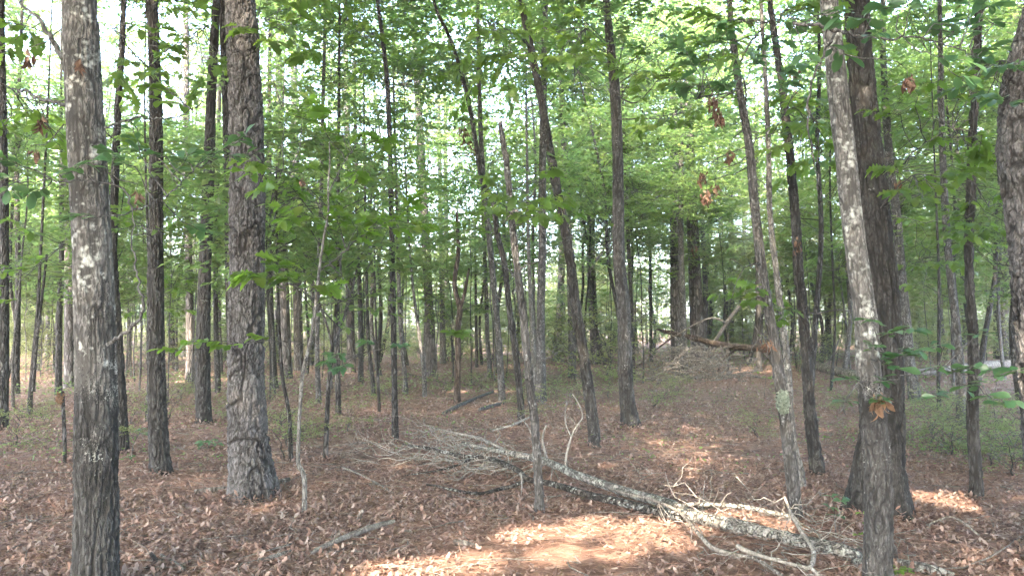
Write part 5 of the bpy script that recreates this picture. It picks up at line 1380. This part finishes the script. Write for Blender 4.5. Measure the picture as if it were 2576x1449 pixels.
D10 = limb_tube([(2039, 1426, 9, .07), (2062, 1450, 9, .04), (2080, 1475, 8, .03)], 'twig', n=12)
L.part(D10, 'twig', 'branch', 8, .07, 25)
L.twigs(np.vstack([D9, D8[35:]]), 26, .2, .6, r0=.005, up=.3)

def stick(name, label, pts, mat='twig', n=30, seg=9, cat='stick', rough=.08, twig=0, group=None):
    D = limb_tube(pts, mat, n=n)
    s = Log(name, label, cat, D[len(D) // 2, :3]); s.part(D, mat, 'shaft', seg, rough, int(R.integers(99)))
    if twig: s.twigs(D, twig, .08, .3, mat, r0=.004, sub=1)
    return s
def lone_stick(*a, **k):
    s = stick(*a, **k)
    return s
lone_stick('log_fragment', 'whitish rotten log piece just left of the foot of the pale blotched oak', [(2150, 1412, 22, .03), (2180, 1420, 30, .04), (2200, 1428, 20, .03)], 'log', cat='log piece', rough=.25, twig=1)
lone_stick('log_fragment', 'pale crumbling log piece right of the pale blotched oak at the bottom edge', [(2262, 1412, 16, .02), (2300, 1424, 28, .04), (2360, 1438, 24, .03), (2400, 1446, 14, .02)], 'log', cat='log piece', rough=.28, twig=2)
lone_stick('stick', 'long bent grey stick on the litter in the lower left centre', [(770, 1395, 10, .03), (830, 1367, 12, .05), (900, 1338, 15, .06), (950, 1322, 14, .06), (992, 1310, 9, .06)], 'brush', twig=3)
lone_stick('stick', 'short white-barked stick just left of the long bent grey stick', [(650, 1410, 13, .02), (690, 1400, 13, .025), (732, 1388, 13, .025)], 'pale', twig=2)
lone_stick('stick', 'flat pale straight stick lying beneath the long bent grey stick', [(760, 1390, 8, .015), (850, 1389, 9, .02), (935, 1388, 8, .015)], 'brush', twig=2)
lone_stick('stick', 'dark upright snapped stick in the lower left litter', [(393, 1414, 13, 0.0), (387, 1400, 11, .08), (380, 1392, 9, .16)], 'limb', twig=2)
lone_stick('stick', 'pale short stick lying right of the dark upright snapped stick', [(405, 1396, 8, .03), (430, 1410, 10, .02), (466, 1432, 9, .02)], 'pale', twig=2)
lone_stick('stick', 'small grey stub of wood poking up above the long bent stick', [(902, 1312, 11, .0), (905, 1296, 10, .06), (911, 1285, 9, .11)], 'brush', twig=1)
lone_stick('stick', 'pale peeled piece of wood on the litter left of the sunlit patch', [(1145, 1362, 15, .025), (1165, 1367, 18, .03), (1195, 1373, 12, .02)], 'oldlog', twig=1)
lone_stick('log', 'short grey log lying behind the foot of the big pine', [(490, 1236, 11, .03), (530, 1232, 13, .04), (580, 1228, 13, .04), (650, 1220, 13, .04), (700, 1212, 13, .04), (728, 1205, 11, .05)], 'oldlog', cat='log', twig=2)
lone_stick('stick', 'thin grey stick slanting on the ground left of the twig ends', [(862, 1175, 5, .05), (920, 1200, 6, .03), (990, 1240, 5, .02)], 'brush', twig=4)
lone_stick('stick', 'white upright stub in the litter right of the pale blotched oak', [(2253, 1400, 12, 0.0), (2250, 1380, 11, .08), (2248, 1372, 9, .15)], 'pale', twig=1)
lone_stick('stick', 'long dark stick lying in the middle distance left of the forked dead snag', [(1115, 1040, 9, .03), (1150, 1022, 9, .05), (1200, 1000, 8, .05), (1240, 985, 6, .05)], 'limb', twig=4)
lone_stick('stick', 'short dark rotten log right of the forked dead snag', [(1205, 1030, 9, .04), (1235, 1022, 10, .05), (1265, 1014, 8, .04)], 'limb', cat='log', twig=2)
lone_stick('stick', 'pale slanting stick on the ground beside the thin leaning dark tree', [(1240, 1082, 6, .03), (1290, 1068, 6, .10), (1340, 1045, 5, .2)], 'twig', twig=3)
lone_stick('stick', 'thin reddish pole lying on the far litter left of the pale pinkish pine', [(1020, 938, 4, .08), (1070, 952, 5, .08), (1140, 965, 5, .06), (1200, 968, 4, .06)], 'snag', twig=3)
lone_stick('stick', 'pale crooked branch resting on the bottom right litter', [(2330, 1320, 5, .04), (2390, 1300, 6, .10), (2430, 1318, 6, .08), (2462, 1345, 5, .03)], 'brush', twig=3)
lone_stick('stick', 'thin curved twig arching over the litter near the bottom right corner', [(2440, 1420, 4, .03), (2490, 1400, 5, .08), (2540, 1370, 4, .16)], 'limb', twig=3)

# old log across the right middle distance
O = Log('log', 'grey weathered log lying across the ground behind the right-hand oaks', 'log', ground(2290, 945))
D = limb_tube([(2036, 912, 19, 0.26), (2060, 922, 22, 0.30), (2137, 940, 23, 0.28), (2200, 942, 21, 0.28), (2254, 938, 20, 0.30), (2340, 934, 20, 0.30), (2420, 926, 22, 0.30), (2473, 921, 23, 0.32), (2552, 917, 25, 0.32), (2590, 916, 23, 0.32)], 'oldlog', n=60)
O.part(D, 'oldlog', 'trunk', 12, .14)
E = np.column_stack([np.array([at(a, b, D[8, 1]) for a, b in ((2090, 905), (2100, 880), (2112, 850))]), [.05, .04, .02]])
O.part(smooth_path(E, 10), 'limb', 'branch', 7)

# broken trunk propped above a brush pile
yb = ground(1720, 950)[1]
K = Log('broken_tree', 'reddish broken trunk propped level above the brush pile among the far pines', 'dead tree', ground(1780, 950))
E = np.column_stack([np.array([at(a, b, yb + c) for a, b, c in ((1652, 828, .8), (1690, 838, .5), (1745, 850, .3), (1790, 862, .0), (1850, 872, -.5), (1910, 876, -1.0), (1960, 880, -1.5))]), np.array([5, 12, 14, 15, 16, 15, 12]) * yb / FPX / 2])
K.part(smooth_path(E, 40), 'snag', 'trunk', 12, .16)
for pts, w in (([(1880, 868), (1850, 880), (1820, 905), (1805, 935)], 8), ([(1700, 842), (1650, 880), (1600, 925)], 5), ([(1905, 872), (1935, 905), (1950, 940)], 6)):
    E = np.column_stack([np.array([at(a, b, yb - .2) for a, b in pts]), np.linspace(w, w * .5, len(pts)) * yb / FPX / 2])
    K.part(smooth_path(E, 16), 'snag', 'branch', 7)
Pp = Log('leaning_pole', 'pale bare pole leaning across the brush pile', 'dead tree', ground(1755, 928))
E = np.column_stack([np.array([at(a, b, yb + c) for a, b, c in ((1756, 930, .6), (1790, 872, .2), (1830, 810, -.2), (1862, 768, -.5), (1885, 742, -.7))]), np.array([11, 10, 10, 9, 6]) * yb / FPX / 2])
Pp.part(smooth_path(E, 26), 'pale', 'shaft', 9)
E = np.column_stack([np.array([at(a, b, yb - .2) for a, b in ((1830, 812), (1790, 800), (1740, 820), (1700, 845))]), np.array([5, 5, 4, 3]) * yb / FPX / 2])
Pp.part(smooth_path(E, 16), 'brush', 'branch', 6)
BP = Log('brush_pile', 'tangled heap of bare grey branches under the broken trunk', 'brush pile', ground(1740, 965))
bag = Bag()
for k in range(240):
    px, py = R.normal(1745, 75), R.uniform(880, 985)
    c = at(px, min(py, 975), yb + R.uniform(-2.6, .8)); c[2] = max(c[2], terrain(c[0], c[1]) + .03)
    d = norm(R.normal(0, 1, 3) * [1, .7, .45]); Lk = R.uniform(.4, 1.5)
    W = wiggle(c - d * Lk / 2, c + d * Lk / 2, 7, .14, -.08)
    W[:, 2] = np.maximum(W[:, 2], terrain(W[:, 0], W[:, 1]) + .02)
    bag.add(*tube(W - BP.g, np.linspace(R.uniform(.010, .024), .005, 7), 5))
tag(link('branches', bag.mesh('branches', [M['brush']]), BP.o), kind='stuff')
for pts in ([(1600, 985), (1680, 960), (1760, 950), (1850, 942), (1920, 930)], [(1610, 965), (1660, 940), (1720, 890), (1745, 870)], [(1830, 985), (1800, 960), (1830, 920), (1812, 870)]):
    E = np.column_stack([np.array([at(a, b, yb - 1.2) for a, b in pts]), np.linspace(6, 3, len(pts)) * yb / FPX / 2])
    E[:, 2] = np.maximum(E[:, 2], terrain(E[:, 0], E[:, 1]) + .03)
    BP.part(smooth_path(E, 24), 'brush', 'branch', 7)

# loose twigs strewn about
tw = Bag()
for k in range(900):
    y = R.uniform(4.2, 20); x = R.uniform(-.75, .75) * y; th = R.uniform(0, 6.28); Lk = R.uniform(.12, .6)
    c = np.array([x, y, 0]); d = np.array([math.cos(th), math.sin(th), 0])
    W = wiggle(c, c + d * Lk, 6, .12); W[:, 2] = terrain(W[:, 0], W[:, 1]) + .03 + R.uniform(0, .03) * np.linspace(0, 1, 6)
    tw.add(*tube(W, np.linspace(R.uniform(.003, .007), .002, 6), 4))
tag(link('loose_twigs', tw.mesh('loose_twigs', [M['brush']])), 'thin bare twigs scattered over the leaf litter', kind='stuff')

# thin air haze that pales the far trees
hz = NT('haze_air')
vol = hz.n('VolumePrincipled', {'Color': (0.90, 0.95, 0.93, 1), 'Density': 0.0011, 'Anisotropy': 0.25})
hz.t.links.new(vol.outputs[0], hz.out.inputs['Volume'])
xa, xb, ya, yb2, za, zb = -165, 165, -165, 265, -3.0, 34.0
V = np.array([(x, y, z) for z in (za, zb) for y in (ya, yb2) for x in (xa, xb)])
F = np.array([(0, 2, 3, 1), (4, 5, 7, 6), (0, 1, 5, 4), (2, 6, 7, 3), (0, 4, 6, 2), (1, 3, 7, 5)])
tag(link('haze', mesh_np('haze', V, F, [hz.m], False)), 'faint pale haze in the air between the trees', kind='stuff')
